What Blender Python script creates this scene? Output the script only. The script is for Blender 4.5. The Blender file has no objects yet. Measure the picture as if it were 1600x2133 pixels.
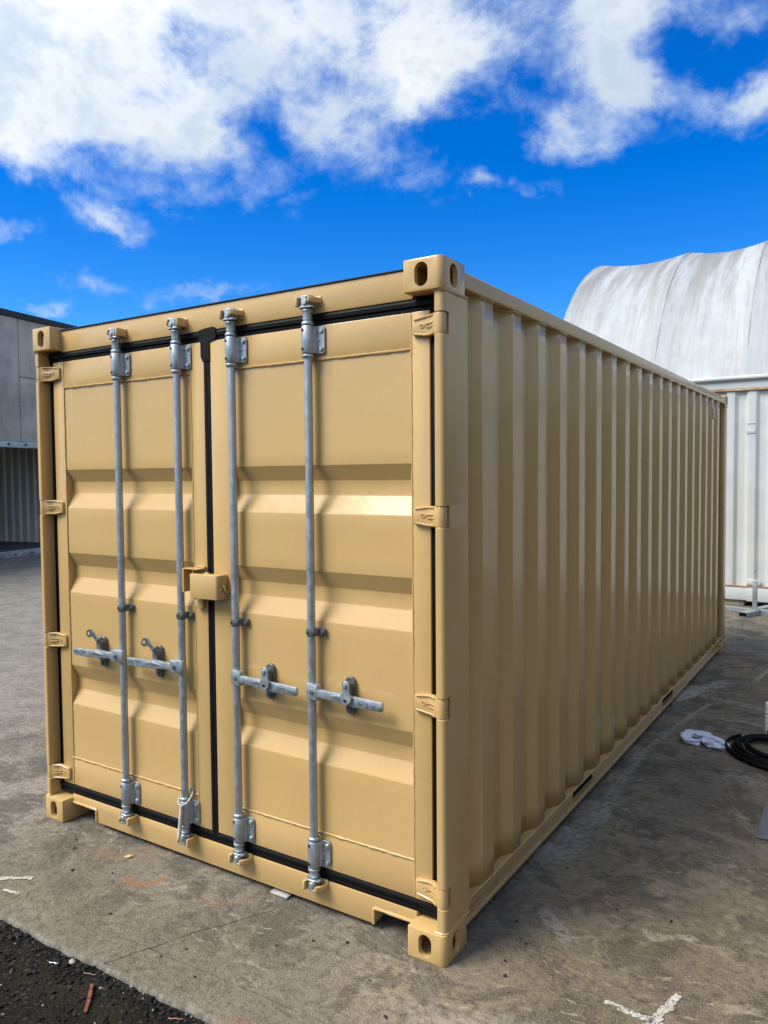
import bpy, bmesh, math, random
from mathutils import Vector, Matrix, noise as mnoise

# ------------------------------------------------------------------ camera, world, sun, exposure
scene = bpy.context.scene
C = scene.collection
R_RIGHT = Vector((0.84121, 0.54065, -0.00799)); R_UP = Vector((-0.01791, 0.04264, 0.99893)); R_FWD = Vector((-0.54041, 0.84017, -0.04555))
CAM_LOC = Vector((1.3106, -2.4291, 1.8077)); FPX = 1608.5
cd = bpy.data.cameras.new('camera'); cam = bpy.data.objects.new('camera', cd); C.objects.link(cam)
cd.sensor_fit = 'HORIZONTAL'; cd.sensor_width = 36.0; cd.lens = 36.0 * FPX / 1600.0
cd.clip_start = 0.05; cd.clip_end = 2000
mw = Matrix.Identity(4)
for i in range(3):
    mw[i][0] = R_RIGHT[i]; mw[i][1] = R_UP[i]; mw[i][2] = -R_FWD[i]; mw[i][3] = CAM_LOC[i]
cam.matrix_world = mw
scene.camera = cam

SUN_AZ_LEFT = 40.0      # degrees left of the door normal
SUN_EL = 50.0
SUN_STRENGTH = 4.4; SUN_ANGLE = 32.0
SKY_STRENGTH = 0.069
EXPOSURE = 0.38
ce = math.cos(math.radians(SUN_EL))
to_sun = Vector((-math.sin(math.radians(SUN_AZ_LEFT)) * ce, -math.cos(math.radians(SUN_AZ_LEFT)) * ce, math.sin(math.radians(SUN_EL))))
sd = bpy.data.lights.new('sun', 'SUN'); sun = bpy.data.objects.new('sun', sd); C.objects.link(sun)
sd.energy = SUN_STRENGTH; sd.angle = math.radians(SUN_ANGLE); sd.color = (1.0, 0.945, 0.85)
sun.rotation_euler = to_sun.to_track_quat('Z', 'Y').to_euler()
sun.location = (-6, -9, 12)
scene.view_settings.view_transform = 'Standard'; scene.view_settings.look = 'None'
scene.view_settings.exposure = EXPOSURE; scene.view_settings.gamma = 1.0
scene.view_settings.use_curve_mapping = False
scene.cycles.max_bounces = 5; scene.cycles.adaptive_threshold = 0.02; scene.cycles.use_denoising = True
scene.cycles.caustics_reflective = False; scene.cycles.caustics_refractive = False


class NT:
    """small node-tree writer"""
    def __init__(self, tree):
        self.t = tree; self.n = tree.nodes; self.l = tree.links
    def new(self, kind, **kw):
        nd = self.n.new(kind)
        for k, v in kw.items(): setattr(nd, k, v)
        return nd
    def put(self, sock, v):
        if hasattr(v, 'is_output'): self.l.new(v, sock)
        elif v is not None:
            if sock.type == 'RGBA' and isinstance(v, (tuple, list)) and len(v) == 3: v = (*v, 1)
            sock.default_value = v
    def math(self, op, a, b=None, c=None, clamp=False):
        nd = self.new('ShaderNodeMath', operation=op); nd.use_clamp = clamp
        self.put(nd.inputs[0], a)
        if b is not None: self.put(nd.inputs[1], b)
        if c is not None: self.put(nd.inputs[2], c)
        return nd.outputs[0]
    def vmath(self, op, a, b=None, s=None):
        nd = self.new('ShaderNodeVectorMath', operation=op)
        self.put(nd.inputs[0], a)
        if b is not None: self.put(nd.inputs[1], b)
        if s is not None: self.put(nd.inputs['Scale'], s)
        return nd.outputs['Value'] if op in ('DOT_PRODUCT', 'LENGTH', 'DISTANCE') else nd.outputs[0]
    def sep(self, v):
        nd = self.new('ShaderNodeSeparateXYZ'); self.put(nd.inputs[0], v); return nd.outputs
    def comb(self, x=0.0, y=0.0, z=0.0):
        nd = self.new('ShaderNodeCombineXYZ')
        for i, v in enumerate((x, y, z)): self.put(nd.inputs[i], v)
        return nd.outputs[0]
    def noise(self, vec, scale=5.0, detail=4.0, rough=0.55, dist=0.0, dim='3D', col=False):
        nd = self.new('ShaderNodeTexNoise', noise_dimensions=dim)
        self.put(nd.inputs['Vector'], vec); nd.inputs['Scale'].default_value = scale
        nd.inputs['Detail'].default_value = detail; nd.inputs['Roughness'].default_value = rough
        nd.inputs['Distortion'].default_value = dist
        return nd.outputs['Color' if col else 'Fac']
    def voronoi(self, vec, scale=5.0, feature='F1', out='Distance', rnd=1.0):
        nd = self.new('ShaderNodeTexVoronoi', feature=feature)
        self.put(nd.inputs['Vector'], vec); nd.inputs['Scale'].default_value = scale
        nd.inputs['Randomness'].default_value = rnd
        return nd.outputs[out]
    def map(self, vec, loc=(0, 0, 0), rot=(0, 0, 0), scale=(1, 1, 1)):
        nd = self.new('ShaderNodeMapping'); self.put(nd.inputs[0], vec)
        nd.inputs[1].default_value = loc; nd.inputs[2].default_value = rot; nd.inputs[3].default_value = scale
        return nd.outputs[0]
    def step(self, v, a, b, lo=0.0, hi=1.0):
        nd = self.new('ShaderNodeMapRange', interpolation_type='SMOOTHSTEP')
        self.put(nd.inputs['Value'], v)
        if a > b: a, b, lo, hi = b, a, hi, lo
        nd.inputs['From Min'].default_value = a; nd.inputs['From Max'].default_value = b
        nd.inputs['To Min'].default_value = lo; nd.inputs['To Max'].default_value = hi
        return nd.outputs[0]
    def mix(self, f, a, b, mode='MIX'):
        nd = self.new('ShaderNodeMix', data_type='RGBA', blend_type=mode)
        self.put(nd.inputs[0], f); self.put(nd.inputs[6], a); self.put(nd.inputs[7], b)
        return nd.outputs[2]
    def bump(self, h, strength=0.3, dist=0.01, normal=None):
        nd = self.new('ShaderNodeBump'); self.put(nd.inputs['Height'], h)
        nd.inputs['Strength'].default_value = strength; nd.inputs['Distance'].default_value = dist
        if normal is not None: self.l.new(normal, nd.inputs['Normal'])
        return nd.outputs[0]


def pixel_dir(u, v):
    d = R_RIGHT * ((u - 800) / FPX) + R_UP * (-(v - 1066.5) / FPX) + R_FWD
    return d.normalized()

world = bpy.data.worlds.new('World'); scene.world = world; world.use_nodes = True
W = NT(world.node_tree); W.n.clear()
sky = W.new('ShaderNodeTexSky', sky_type='NISHITA'); sky.sun_disc = False
sky.sun_elevation = math.radians(SUN_EL)
sky.sun_rotation = math.atan2(to_sun.x, to_sun.y)
sky.altitude = 0; sky.air_density = 1.0; sky.dust_density = 0.0; sky.ozone_density = 2.5
hs = W.new('ShaderNodeHueSaturation'); W.l.new(sky.outputs[0], hs.inputs['Color'])
hs.inputs['Saturation'].default_value = 1.52; hs.inputs['Value'].default_value = 1.82; hs.inputs['Hue'].default_value = 0.512
tc = W.new('ShaderNodeTexCoord').outputs['Generated']
dirv = W.vmath('NORMALIZE', tc)
dx, dy, dz = W.sep(dirv)
warp = W.noise(dirv, 5.0, 2, 0.55, col=True)
pw = W.vmath('ADD', dirv, W.vmath('SCALE', W.vmath('SUBTRACT', warp, (0.5, 0.5, 0.5)), s=0.075))
pw = W.map(pw, scale=(1, 1, 1.35))
n_big = W.noise(pw, 2.1, 1, 0.5)
n_det = W.noise(pw, 13.0, 7, 0.64)
# cloud banks seen in the photograph, as soft masses at their directions (centre, half sizes, tilt, amount)
BLOBS = [(140, 105, 215, 95, -6, 1.55), (170, 225, 180, 42, 0, 1.0), (30, 318, 65, 32, 0, 1.0), (390, 235, 60, 50, -30, .62), (250, 0, 300, 40, 0, .75),
         (600, 85, 85, 90, 30, .78), (840, 75, 115, 100, 0, 1.12), (860, 190, 60, 42, 0, .70), (1000, 115, 60, 48, 0, .52),
         (1170, 45, 110, 65, 0, .76), (1285, 130, 58, 90, 0, .80), (1390, 212, 120, 38, -18, .66), (1590, 212, 58, 34, 20, 1.1),
         (1450, -5, 210, 34, -6, .75), (325, 400, 125, 40, -8, .62), (235, 470, 66, 21, -24, .78), (588, 400, 115, 38, -6, .60),
         (840, 350, 125, 40, -22, .62), (1128, 232, 55, 40, -40, .66), (1155, 310, 32, 50, 0, .56), (1250, 300, 48, 36, 0, .58),
         (430, 602, 150, 20, 3, .84), (190, 583, 70, 20, 0, .60), (85, 632, 46, 11, -8, .66), (1005, 392, 34, 19, 0, .58),
         (15, 482, 85, 19, 0, .62), (690, 275, 55, 45, 0, .50), (1115, 398, 60, 18, -12, .48), (500, 330, 130, 30, -10, .36)]
wfine = W.vmath('SUBTRACT', W.noise(W.map(dirv, scale=(1, 1, 1.3)), 15.0, 4, 0.62, col=True), (0.5, 0.5, 0.5))
dwarp = W.vmath('ADD', dirv, W.vmath('SCALE', wfine, s=0.075))
field = None
for (u, v, a, b, tilt, amp) in BLOBS:
    c = pixel_dir(u, v)
    tu = (R_RIGHT - c * R_RIGHT.dot(c)).normalized(); tv = c.cross(tu) * -1
    t = math.radians(tilt); tu2 = tu * math.cos(t) + tv * math.sin(t); tv2 = tv * math.cos(t) - tu * math.sin(t)
    k = FPX * c.dot(R_FWD)
    p = W.vmath('DOT_PRODUCT', dwarp, tuple(tu2 * (k / a))); q = W.vmath('DOT_PRODUCT', dwarp, tuple(tv2 * (k / b)))
    e = W.math('POWER', 2.71828, W.math('MULTIPLY', W.math('MULTIPLY_ADD', p, p, W.math('MULTIPLY', q, q)), -0.85))
    field = W.math('MULTIPLY', e, amp) if field is None else W.math('MULTIPLY_ADD', e, amp, field)
guard = W.step(W.vmath('DOT_PRODUCT', dirv, tuple(R_FWD)), 0.50, 0.745)
high = W.step(dz, 0.53, 0.80)
guard = W.math('MULTIPLY', guard, W.math('SUBTRACT', 1.0, high))
generic = W.math('MULTIPLY_ADD', W.math('SUBTRACT', n_big, 0.5), 2.8, 0.86)
generic = W.math('MULTIPLY', generic, W.step(dz, -0.05, 0.10))
fld = W.math('ADD', W.math('MULTIPLY', W.math('MINIMUM', W.math('MULTIPLY', field, 0.92), 1.4), guard), W.math('MULTIPLY', generic, W.math('SUBTRACT', 1.0, guard)))
ero = W.math('MULTIPLY', W.math('SUBTRACT', n_det, 0.5), 2.0)
dens = W.math('ADD', fld, ero)
alpha = W.step(dens, 0.28, 1.42)
alpha = W.math('MULTIPLY', alpha, W.step(fld, 0.12, 0.42))
shade = W.step(W.math('ADD', n_big, W.math('MULTIPLY', W.math('SUBTRACT', n_det, 0.5), 1.1)), 0.34, 0.78)
thick = W.step(dens, 0.65, 1.5)
ccol = W.mix(thick, (6.4, 8.2, 10.6, 1), (12.2, 12.3, 12.2, 1))
ccol = W.mix(W.math('MULTIPLY', shade, W.math('MULTIPLY', thick, 0.9)), ccol, (6.2, 7.5, 9.2, 1))
sund = W.math('MAXIMUM', W.vmath('DOT_PRODUCT', dirv, tuple(to_sun)), 0.0)
ccol = W.vmath('SCALE', ccol, s=W.math('MULTIPLY_ADD', W.math('POWER', sund, 3.0), 1.7, 0.97))   # clouds nearer the sun are brighter
blue = W.mix(1.0, hs.outputs[0], (0.58, 0.97, 1.15, 1), 'MULTIPLY')
blue = W.mix(W.step(dz, 0.03, 0.17), sky.outputs[0], blue)
final = W.mix(alpha, blue, ccol)
bg = W.new('ShaderNodeBackground'); W.l.new(final, bg.inputs['Color']); bg.inputs['Strength'].default_value = SKY_STRENGTH
world.cycles.sampling_method = 'MANUAL'; world.cycles.sample_map_resolution = 512
wo = W.new('ShaderNodeOutputWorld'); W.l.new(bg.outputs[0], wo.inputs['Surface'])


# ------------------------------------------------------------------ mesh helpers
WLOC = {}
class MB:
    def __init__(self): self.v = []; self.f = []
    def add(self, vs, fs):
        o = len(self.v); self.v += [Vector(p) for p in vs]; self.f += [tuple(i + o for i in f) for f in fs]; return self
    def box(self, x0, x1, y0, y1, z0, z1):
        return self.add([(x0, y0, z0), (x1, y0, z0), (x1, y1, z0), (x0, y1, z0), (x0, y0, z1), (x1, y0, z1), (x1, y1, z1), (x0, y1, z1)],
                        [(0, 3, 2, 1), (4, 5, 6, 7), (0, 1, 5, 4), (1, 2, 6, 5), (2, 3, 7, 6), (3, 0, 4, 7)])
    def prism(self, poly, axis, a, b, cuts=1, caps=True):
        """extrude a 2D polygon along an axis: axis z -> (x,y), axis y -> (x,z), axis x -> (y,z)"""
        n = len(poly); vs = []
        for k in range(cuts + 1):
            t = a + (b - a) * k / cuts
            for p, q in poly:
                vs.append((p, q, t) if axis == 'z' else (p, t, q) if axis == 'y' else (t, p, q))
        fs = []
        for k in range(cuts):
            for i in range(n):
                j = (i + 1) % n
                fs.append((k * n + i, k * n + j, (k + 1) * n + j, (k + 1) * n + i))
        if caps: fs += [tuple(range(n))[::-1], tuple(cuts * n + i for i in range(n))]
        return self.add(vs, fs)
    def sheet(self, line, axis, a, b, cuts=1):
        n = len(line); vs = []
        for k in range(cuts + 1):
            t = a + (b - a) * k / cuts
            for p, q in line:
                vs.append((p, q, t) if axis == 'z' else (p, t, q) if axis == 'y' else (t, p, q))
        return self.add(vs, [(k * n + i, k * n + i + 1, (k + 1) * n + i + 1, (k + 1) * n + i) for k in range(cuts) for i in range(n - 1)])
    def tube(self, path, r, n=8, closed=False, squash=1.0):
        path = [Vector(p) for p in path]; m = len(path); vs = []
        up0 = Vector((0.123, 0.31, 0.94))
        for i, p in enumerate(path):
            a = path[(i - 1) % m] if (closed or i > 0) else p
            b = path[(i + 1) % m] if (closed or i < m - 1) else p
            t = (b - a).normalized()
            s = t.cross(up0)
            if s.length < 0.15: s = t.cross(Vector((1, 0, 0)))
            s.normalize(); w = s.cross(t)
            rr = r[i] if isinstance(r, (list, tuple)) else r
            for k in range(n):
                an = 2 * math.pi * k / n
                vs.append(p + s * (rr * math.cos(an)) + w * (rr * squash * math.sin(an)))
        fs = []
        for i in range(m if closed else m - 1):
            i2 = (i + 1) % m
            for k in range(n):
                k2 = (k + 1) % n
                fs.append((i * n + k, i * n + k2, i2 * n + k2, i2 * n + k))
        if not closed: fs += [tuple(range(n))[::-1], tuple((m - 1) * n + k for k in range(n))]
        return self.add(vs, fs)
    def cyl(self, p0, p1, r0, r1=None, n=20):
        return self.tube([p0, p1], [r0, r0 if r1 is None else r1], n)
    def lathe(self, prof, c, n=24, axis='z'):
        """prof: list of (r, h)"""
        vs = []
        for r, h in prof:
            for k in range(n):
                a = 2 * math.pi * k / n; x, y = r * math.cos(a), r * math.sin(a)
                vs.append((c[0] + x, c[1] + y, c[2] + h) if axis == 'z' else (c[0] + x, c[1] + h, c[2] + y) if axis == 'y' else (c[0] + h, c[1] + x, c[2] + y))
        fs = [(i * n + k, i * n + (k + 1) % n, (i + 1) * n + (k + 1) % n, (i + 1) * n + k) for i in range(len(prof) - 1) for k in range(n)]
        fs += [tuple(range(n))[::-1], tuple((len(prof) - 1) * n + k for k in range(n))]
        return self.add(vs, fs)
    def mesh(self, name, mat, bevel=0.0, seg=2, smooth=35.0, center=True, bevang=30.0):
        if center and self.v:
            lo = Vector(map(min, zip(*self.v))); hi = Vector(map(max, zip(*self.v))); c = (lo + hi) / 2
        else: c = Vector((0, 0, 0))
        bm = bmesh.new()
        vs = [bm.verts.new(p - c) for p in self.v]
        for f in self.f:
            try: bm.faces.new([vs[i] for i in f])
            except ValueError: pass
        bmesh.ops.recalc_face_normals(bm, faces=bm.faces)
        if bevel > 0:
            ed = [e for e in bm.edges if len(e.link_faces) == 2 and e.calc_face_angle(0) > math.radians(bevang)]
            bmesh.ops.bevel(bm, geom=ed, offset=bevel, segments=seg, affect='EDGES', profile=0.5, clamp_overlap=True)
        me = bpy.data.meshes.new(name); bm.to_mesh(me); bm.free()
        if smooth:
            for p in me.polygons: p.use_smooth = True
            me.set_sharp_from_angle(angle=math.radians(smooth))
        me.materials.append(mat)
        return me, c
    def build(self, name, mat, parent=None, **kw):
        me, c = self.mesh(name, mat, **kw)
        return place(name, me, c, parent)

def place(name, me, loc, parent=None, rot=None, scale=None):
    o = bpy.data.objects.new(name, me); C.objects.link(o)
    o.location = loc
    if rot is not None: o.rotation_euler = rot
    if scale is not None: o.scale = scale
    WLOC[o.name] = Vector(loc)
    if parent is not None:
        o.parent = parent; o.matrix_parent_inverse = Matrix.Translation(-WLOC[parent.name])
    return o

def thing(name, loc, label, cat, group=None):
    o = bpy.data.objects.new(name, None); C.objects.link(o); o.location = loc; o.empty_display_size = 0.2
    WLOC[o.name] = Vector(loc); tag(o, label, cat, group); return o

def tag(o, label=None, cat=None, group=None, kind=None):
    if label: o['label'] = label
    if cat: o['category'] = cat
    if group: o['group'] = group
    if kind: o['kind'] = kind
    return o

def bool_mesh(base, cutters, name, mat, smooth=35):
    """base and cutters are (mesh, centre); returns the mesh with the cutters subtracted, in base's local frame"""
    bo = bpy.data.objects.new('tmp', base); C.objects.link(bo); tmp = [bo]
    for (cm, cl) in cutters:
        co = bpy.data.objects.new('tmpc', cm); C.objects.link(co); co.location = cl; tmp.append(co)
        md = bo.modifiers.new('b', 'BOOLEAN'); md.operation = 'DIFFERENCE'; md.object = co; md.solver = 'EXACT'
    bpy.context.view_layer.update()
    me = bpy.data.meshes.new_from_object(bo.evaluated_get(bpy.context.evaluated_depsgraph_get()))
    for o in tmp: bpy.data.objects.remove(o)
    me.name = name; me.materials.clear(); me.materials.append(mat)
    for p in me.polygons: p.use_smooth = True; p.material_index = 0
    me.set_sharp_from_angle(angle=math.radians(smooth))
    return me

def oval(w, h, n=10, cx=0.0, cy=0.0):
    """stadium outline, tall when h > w"""
    r = min(w, h) / 2; pts = []
    if h >= w:
        for k in range(n + 1): a = math.pi * k / n; pts.append((cx + r * math.cos(a), cy + h / 2 - r + r * math.sin(a)))
        for k in range(n + 1): a = math.pi + math.pi * k / n; pts.append((cx + r * math.cos(a), cy - h / 2 + r + r * math.sin(a)))
    else:
        for k in range(n + 1): a = -math.pi / 2 + math.pi * k / n; pts.append((cx + w / 2 - r + r * math.cos(a), cy + r * math.sin(a)))
        for k in range(n + 1): a = math.pi / 2 + math.pi * k / n; pts.append((cx - w / 2 + r + r * math.cos(a), cy + r * math.sin(a)))
    return pts


# ------------------------------------------------------------------ materials
def material(name):
    m = bpy.data.materials.new(name); m.use_nodes = True
    t = NT(m.node_tree); bsdf = t.n['Principled BSDF']; return m, t, bsdf

def geo_pos(t): return t.new('ShaderNodeNewGeometry').outputs['Position']

PAINT_A, PAINT_B = (0.480, 0.312, 0.122), (0.520, 0.342, 0.137)
def make_paint(name, dents=0.0):
    m, t, b = material(name); P = geo_pos(t)
    n1 = t.noise(P, 1.7, 3, 0.6); n2 = t.noise(P, 22, 4, 0.6)
    col = t.mix(n1, PAINT_A, PAINT_B)
    col = t.mix(t.step(n2, 0.5, 0.8, 0, 0.18), col, tuple(c * 0.8 for c in PAINT_A))
    t.put(b.inputs['Base Color'], col)
    t.put(b.inputs['Roughness'], t.step(n2, 0.3, 0.7, 0.17, 0.25))
    b.inputs['Specular IOR Level'].default_value = 0.5
    hh = t.math('MULTIPLY', n2, 0.0005)
    if dents: hh = t.math('MULTIPLY_ADD', t.noise(P, 3.2, 1, 0.4), dents * 0.06, hh)
    t.l.new(t.bump(hh, 1.0, 1.0), b.inputs['Normal']); return m

def simple(name, col, rough=0.6, metal=0.0, var=0.15, scale=8, bump=0.1, bscale=80, col2=None):
    m, t, b = material(name); P = geo_pos(t)
    n = t.noise(P, scale, 6, 0.6)
    c2 = col2 or tuple(c * (1 - var * 2) for c in col)
    t.put(b.inputs['Base Color'], t.mix(t.step(n, 0.3, 0.7), c2, col))
    t.put(b.inputs['Roughness'], t.step(n, 0.2, 0.8, max(0.05, rough - 0.08), min(1, rough + 0.08)))
    b.inputs['Metallic'].default_value = metal
    if bump: t.l.new(t.bump(t.noise(P, bscale, 4, 0.6), bump, 0.01), b.inputs['Normal'])
    return m

M = {}
M['paint'] = make_paint('tan_gloss_paint')
M['paint_dent'] = make_paint('tan_gloss_paint_dented_sheet', 0.07)

def make_galv():
    m, t, b = material('galvanised_steel'); P = geo_pos(t)
    n = t.noise(P, 35, 4, 0.65); drip = t.noise(t.map(P, scale=(60, 60, 3)), 1.0, 5, 0.6)
    col = t.mix(t.step(n, 0.3, 0.7), (0.33, 0.37, 0.39), (0.42, 0.46, 0.48))
    col = t.mix(t.step(drip, 0.5, 0.74, 0, 0.4), col, (0.24, 0.28, 0.305))
    t.put(b.inputs['Base Color'], col); b.inputs['Metallic'].default_value = 0.72
    t.put(b.inputs['Roughness'], t.step(n, 0.3, 0.7, 0.34, 0.55))
    t.l.new(t.bump(n, 0.12, 0.003), b.inputs['Normal']); return m
M['galv'] = make_galv()
M['galv_dark'] = simple('dull_zinc', (0.17, 0.19, 0.2), 0.5, 0.7, 0.2, 50)
M['rubber'] = simple('black_rubber', (0.0035, 0.0035, 0.0037), 0.62, 0, 0.2, 25, 0.08, 60)
M['rubber'].node_tree.nodes['Principled BSDF'].inputs['Specular IOR Level'].default_value = 0.16
M['dark'] = simple('dark_hole', (0.006, 0.006, 0.006), 0.9, 0, 0.1, 20, 0)
M['under'] = simple('dark_floor_pocket_shade', (0.02, 0.018, 0.016), 0.9, 0, 0.2, 9, 0.1)
M['cap'] = simple('charcoal_flashing', (0.022, 0.026, 0.034), 0.5, 0.2, 0.15, 2, 0.04)
M['cord'] = simple('white_cord', (0.62, 0.60, 0.54), 0.9, 0, 0.2, 120, 0.5, 400)
M['rag'] = simple('white_towel', (0.80, 0.80, 0.86), 0.95, 0, 0.05, 40, 0.5, 260)
M['shed_steel'] = simple('pale_grey_steel', (0.50, 0.54, 0.55), 0.6, 0.1, 0.12, 3, 0.05)
M['plate'] = simple('grey_steel_sheet', (0.19, 0.20, 0.21), 0.45, 0.5, 0.12, 7, 0.06)
M['rust'] = simple('rusty_iron', (0.22, 0.07, 0.03), 0.9, 0, 0.3, 40, 0.5, 150)
M['alu'] = simple('pale_metal_strip', (0.62, 0.62, 0.60), 0.4, 0.5, 0.1, 30, 0.05)
M['pebble'] = simple('black_pebble', (0.02, 0.02, 0.021), 0.8, 0, 0.2, 60, 0.4)
M['chip'] = simple('yellow_wood_chip', (0.62, 0.46, 0.16), 0.8, 0, 0.15, 60, 0.3)
M['straw'] = simple('dry_straw', (0.42, 0.36, 0.25), 0.9, 0, 0.15, 60, 0.3)
M['beige_block'] = simple('beige_concrete_block', (0.40, 0.36, 0.28), 0.9, 0, 0.18, 8, 0.3)

def make_shed_concrete():
    m, t, b = material('precast_concrete'); P = geo_pos(t)
    n = t.noise(P, 0.9, 7, 0.62); st = t.noise(t.map(P, scale=(3, 3, 0.35)), 1.0, 6, 0.6); f = t.noise(P, 9, 6, 0.65)
    col = t.mix(t.step(n, 0.32, 0.68), (0.34, 0.315, 0.275), (0.56, 0.52, 0.465))
    col = t.mix(t.step(st, 0.5, 0.75, 0, 0.6), col, (0.26, 0.24, 0.21))
    col = t.mix(t.step(f, 0.5, 0.8, 0, 0.5), col, (0.62, 0.58, 0.52))
    t.put(b.inputs['Base Color'], col); b.inputs['Roughness'].default_value = 0.88
    t.l.new(t.bump(f, 0.2, 0.02), b.inputs['Normal']); return m
M['shed_conc'] = make_shed_concrete()
M['clad'] = simple('grey_corrugated_cladding', (0.74, 0.77, 0.765), 0.6, 0.0, 0.10, 1.4, 0.04)

def make_white_steel():
    m, t, b = material('weathered_white_steel'); P = geo_pos(t); x, y, z = t.sep(P)
    n = t.noise(P, 2.2, 6, 0.6); st = t.noise(t.map(P, scale=(7, 7, 0.5)), 1.0, 6, 0.62); f = t.noise(P, 11, 7, 0.7)
    col = t.mix(t.step(n, 0.35, 0.65), (0.43, 0.465, 0.465), (0.50, 0.515, 0.495))
    col = t.mix(t.step(st, 0.5, 0.7, 0, 0.55), col, (0.48, 0.465, 0.385))
    low = t.step(z, 0.75, 0.05)
    rust = t.math('MULTIPLY', t.step(f, 0.60, 0.68), t.step(t.noise(P, 3.1, 3), 0.44, 0.56))
    rust = t.math('MULTIPLY', rust, t.math('ADD', 0.12, low), clamp=True)
    col = t.mix(rust, col, (0.10, 0.055, 0.03))
    t.put(b.inputs['Base Color'], col); b.inputs['Roughness'].default_value = 0.55
    t.l.new(t.bump(f, 0.08, 0.01), b.inputs['Normal']); return m
M['white_steel'] = make_white_steel()
M['rust_edge'] = simple('rusty_cream_edge', (0.50, 0.36, 0.22), 0.8, 0, 0.25, 7, 0.2, 80, (0.24, 0.10, 0.045))

def make_canopy():
    m, t, b = material('weathered_white_canvas'); P = geo_pos(t); x, y, z = t.sep(P)
    Q = t.comb(x, t.math('MULTIPLY', y, 0.07), t.math('MULTIPLY', z, 0.07))
    s1 = t.noise(Q, 4.5, 5, 0.62, 0.1); s2 = t.noise(Q, 17, 5, 0.65, 0.1); n = t.noise(P, 2.4, 8, 0.68)
    top = t.step(z, 3.6, 5.7)
    col = t.mix(t.step(n, 0.3, 0.7), (0.325, 0.345, 0.355), (0.38, 0.40, 0.405))
    a = t.math('MULTIPLY', t.step(s1, 0.40, 0.66), t.math('MULTIPLY_ADD', top, 0.75, 0.25))
    col = t.mix(a, col, (0.19, 0.19, 0.18))
    c = t.math('MULTIPLY', t.step(s2, 0.46, 0.70), t.math('MULTIPLY_ADD', top, 0.55, 0.3))
    col = t.mix(c, col, (0.20, 0.195, 0.18))
    t.put(b.inputs['Base Color'], col); b.inputs['Roughness'].default_value = 0.62
    h = t.bump(t.noise(t.map(P, scale=(2.5, 0.7, 0.7)), 1.6, 4, 0.5), 0.35, 0.06)
    h = t.bump(t.noise(P, 30, 5, 0.6), 0.08, 0.01, h)
    t.l.new(h, b.inputs['Normal']); return m
M['canopy'] = make_canopy()

def seg_mask(t, P, p0, p1, w, soft, wob=0.0, wscale=6.0):
    """soft mask round a straight mark on the ground between two points"""
    d = Vector((p1[0] - p0[0], p1[1] - p0[1])); L = d.length; d.normalize(); nrm = Vector((-d.y, d.x))
    if not hasattr(t, 'wobn'): t.wobn = t.vmath('SUBTRACT', t.noise(P, 7.0, 4, 0.6, col=True), (0.5, 0.5, 0.5))
    Q = t.vmath('ADD', P, t.vmath('SCALE', t.wobn, s=wob)) if wob else P
    rel = t.vmath('SUBTRACT', Q, (p0[0], p0[1], 0))
    along = t.vmath('DOT_PRODUCT', rel, (d.x, d.y, 0)); across = t.math('ABSOLUTE', t.vmath('DOT_PRODUCT', rel, (nrm.x, nrm.y, 0)))
    a = t.step(across, w + soft, w)
    e = t.math('MULTIPLY', t.step(along, -soft * 2, soft), t.step(along, L + soft * 2, L - soft))
    return t.math('MULTIPLY', a, e)

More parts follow.
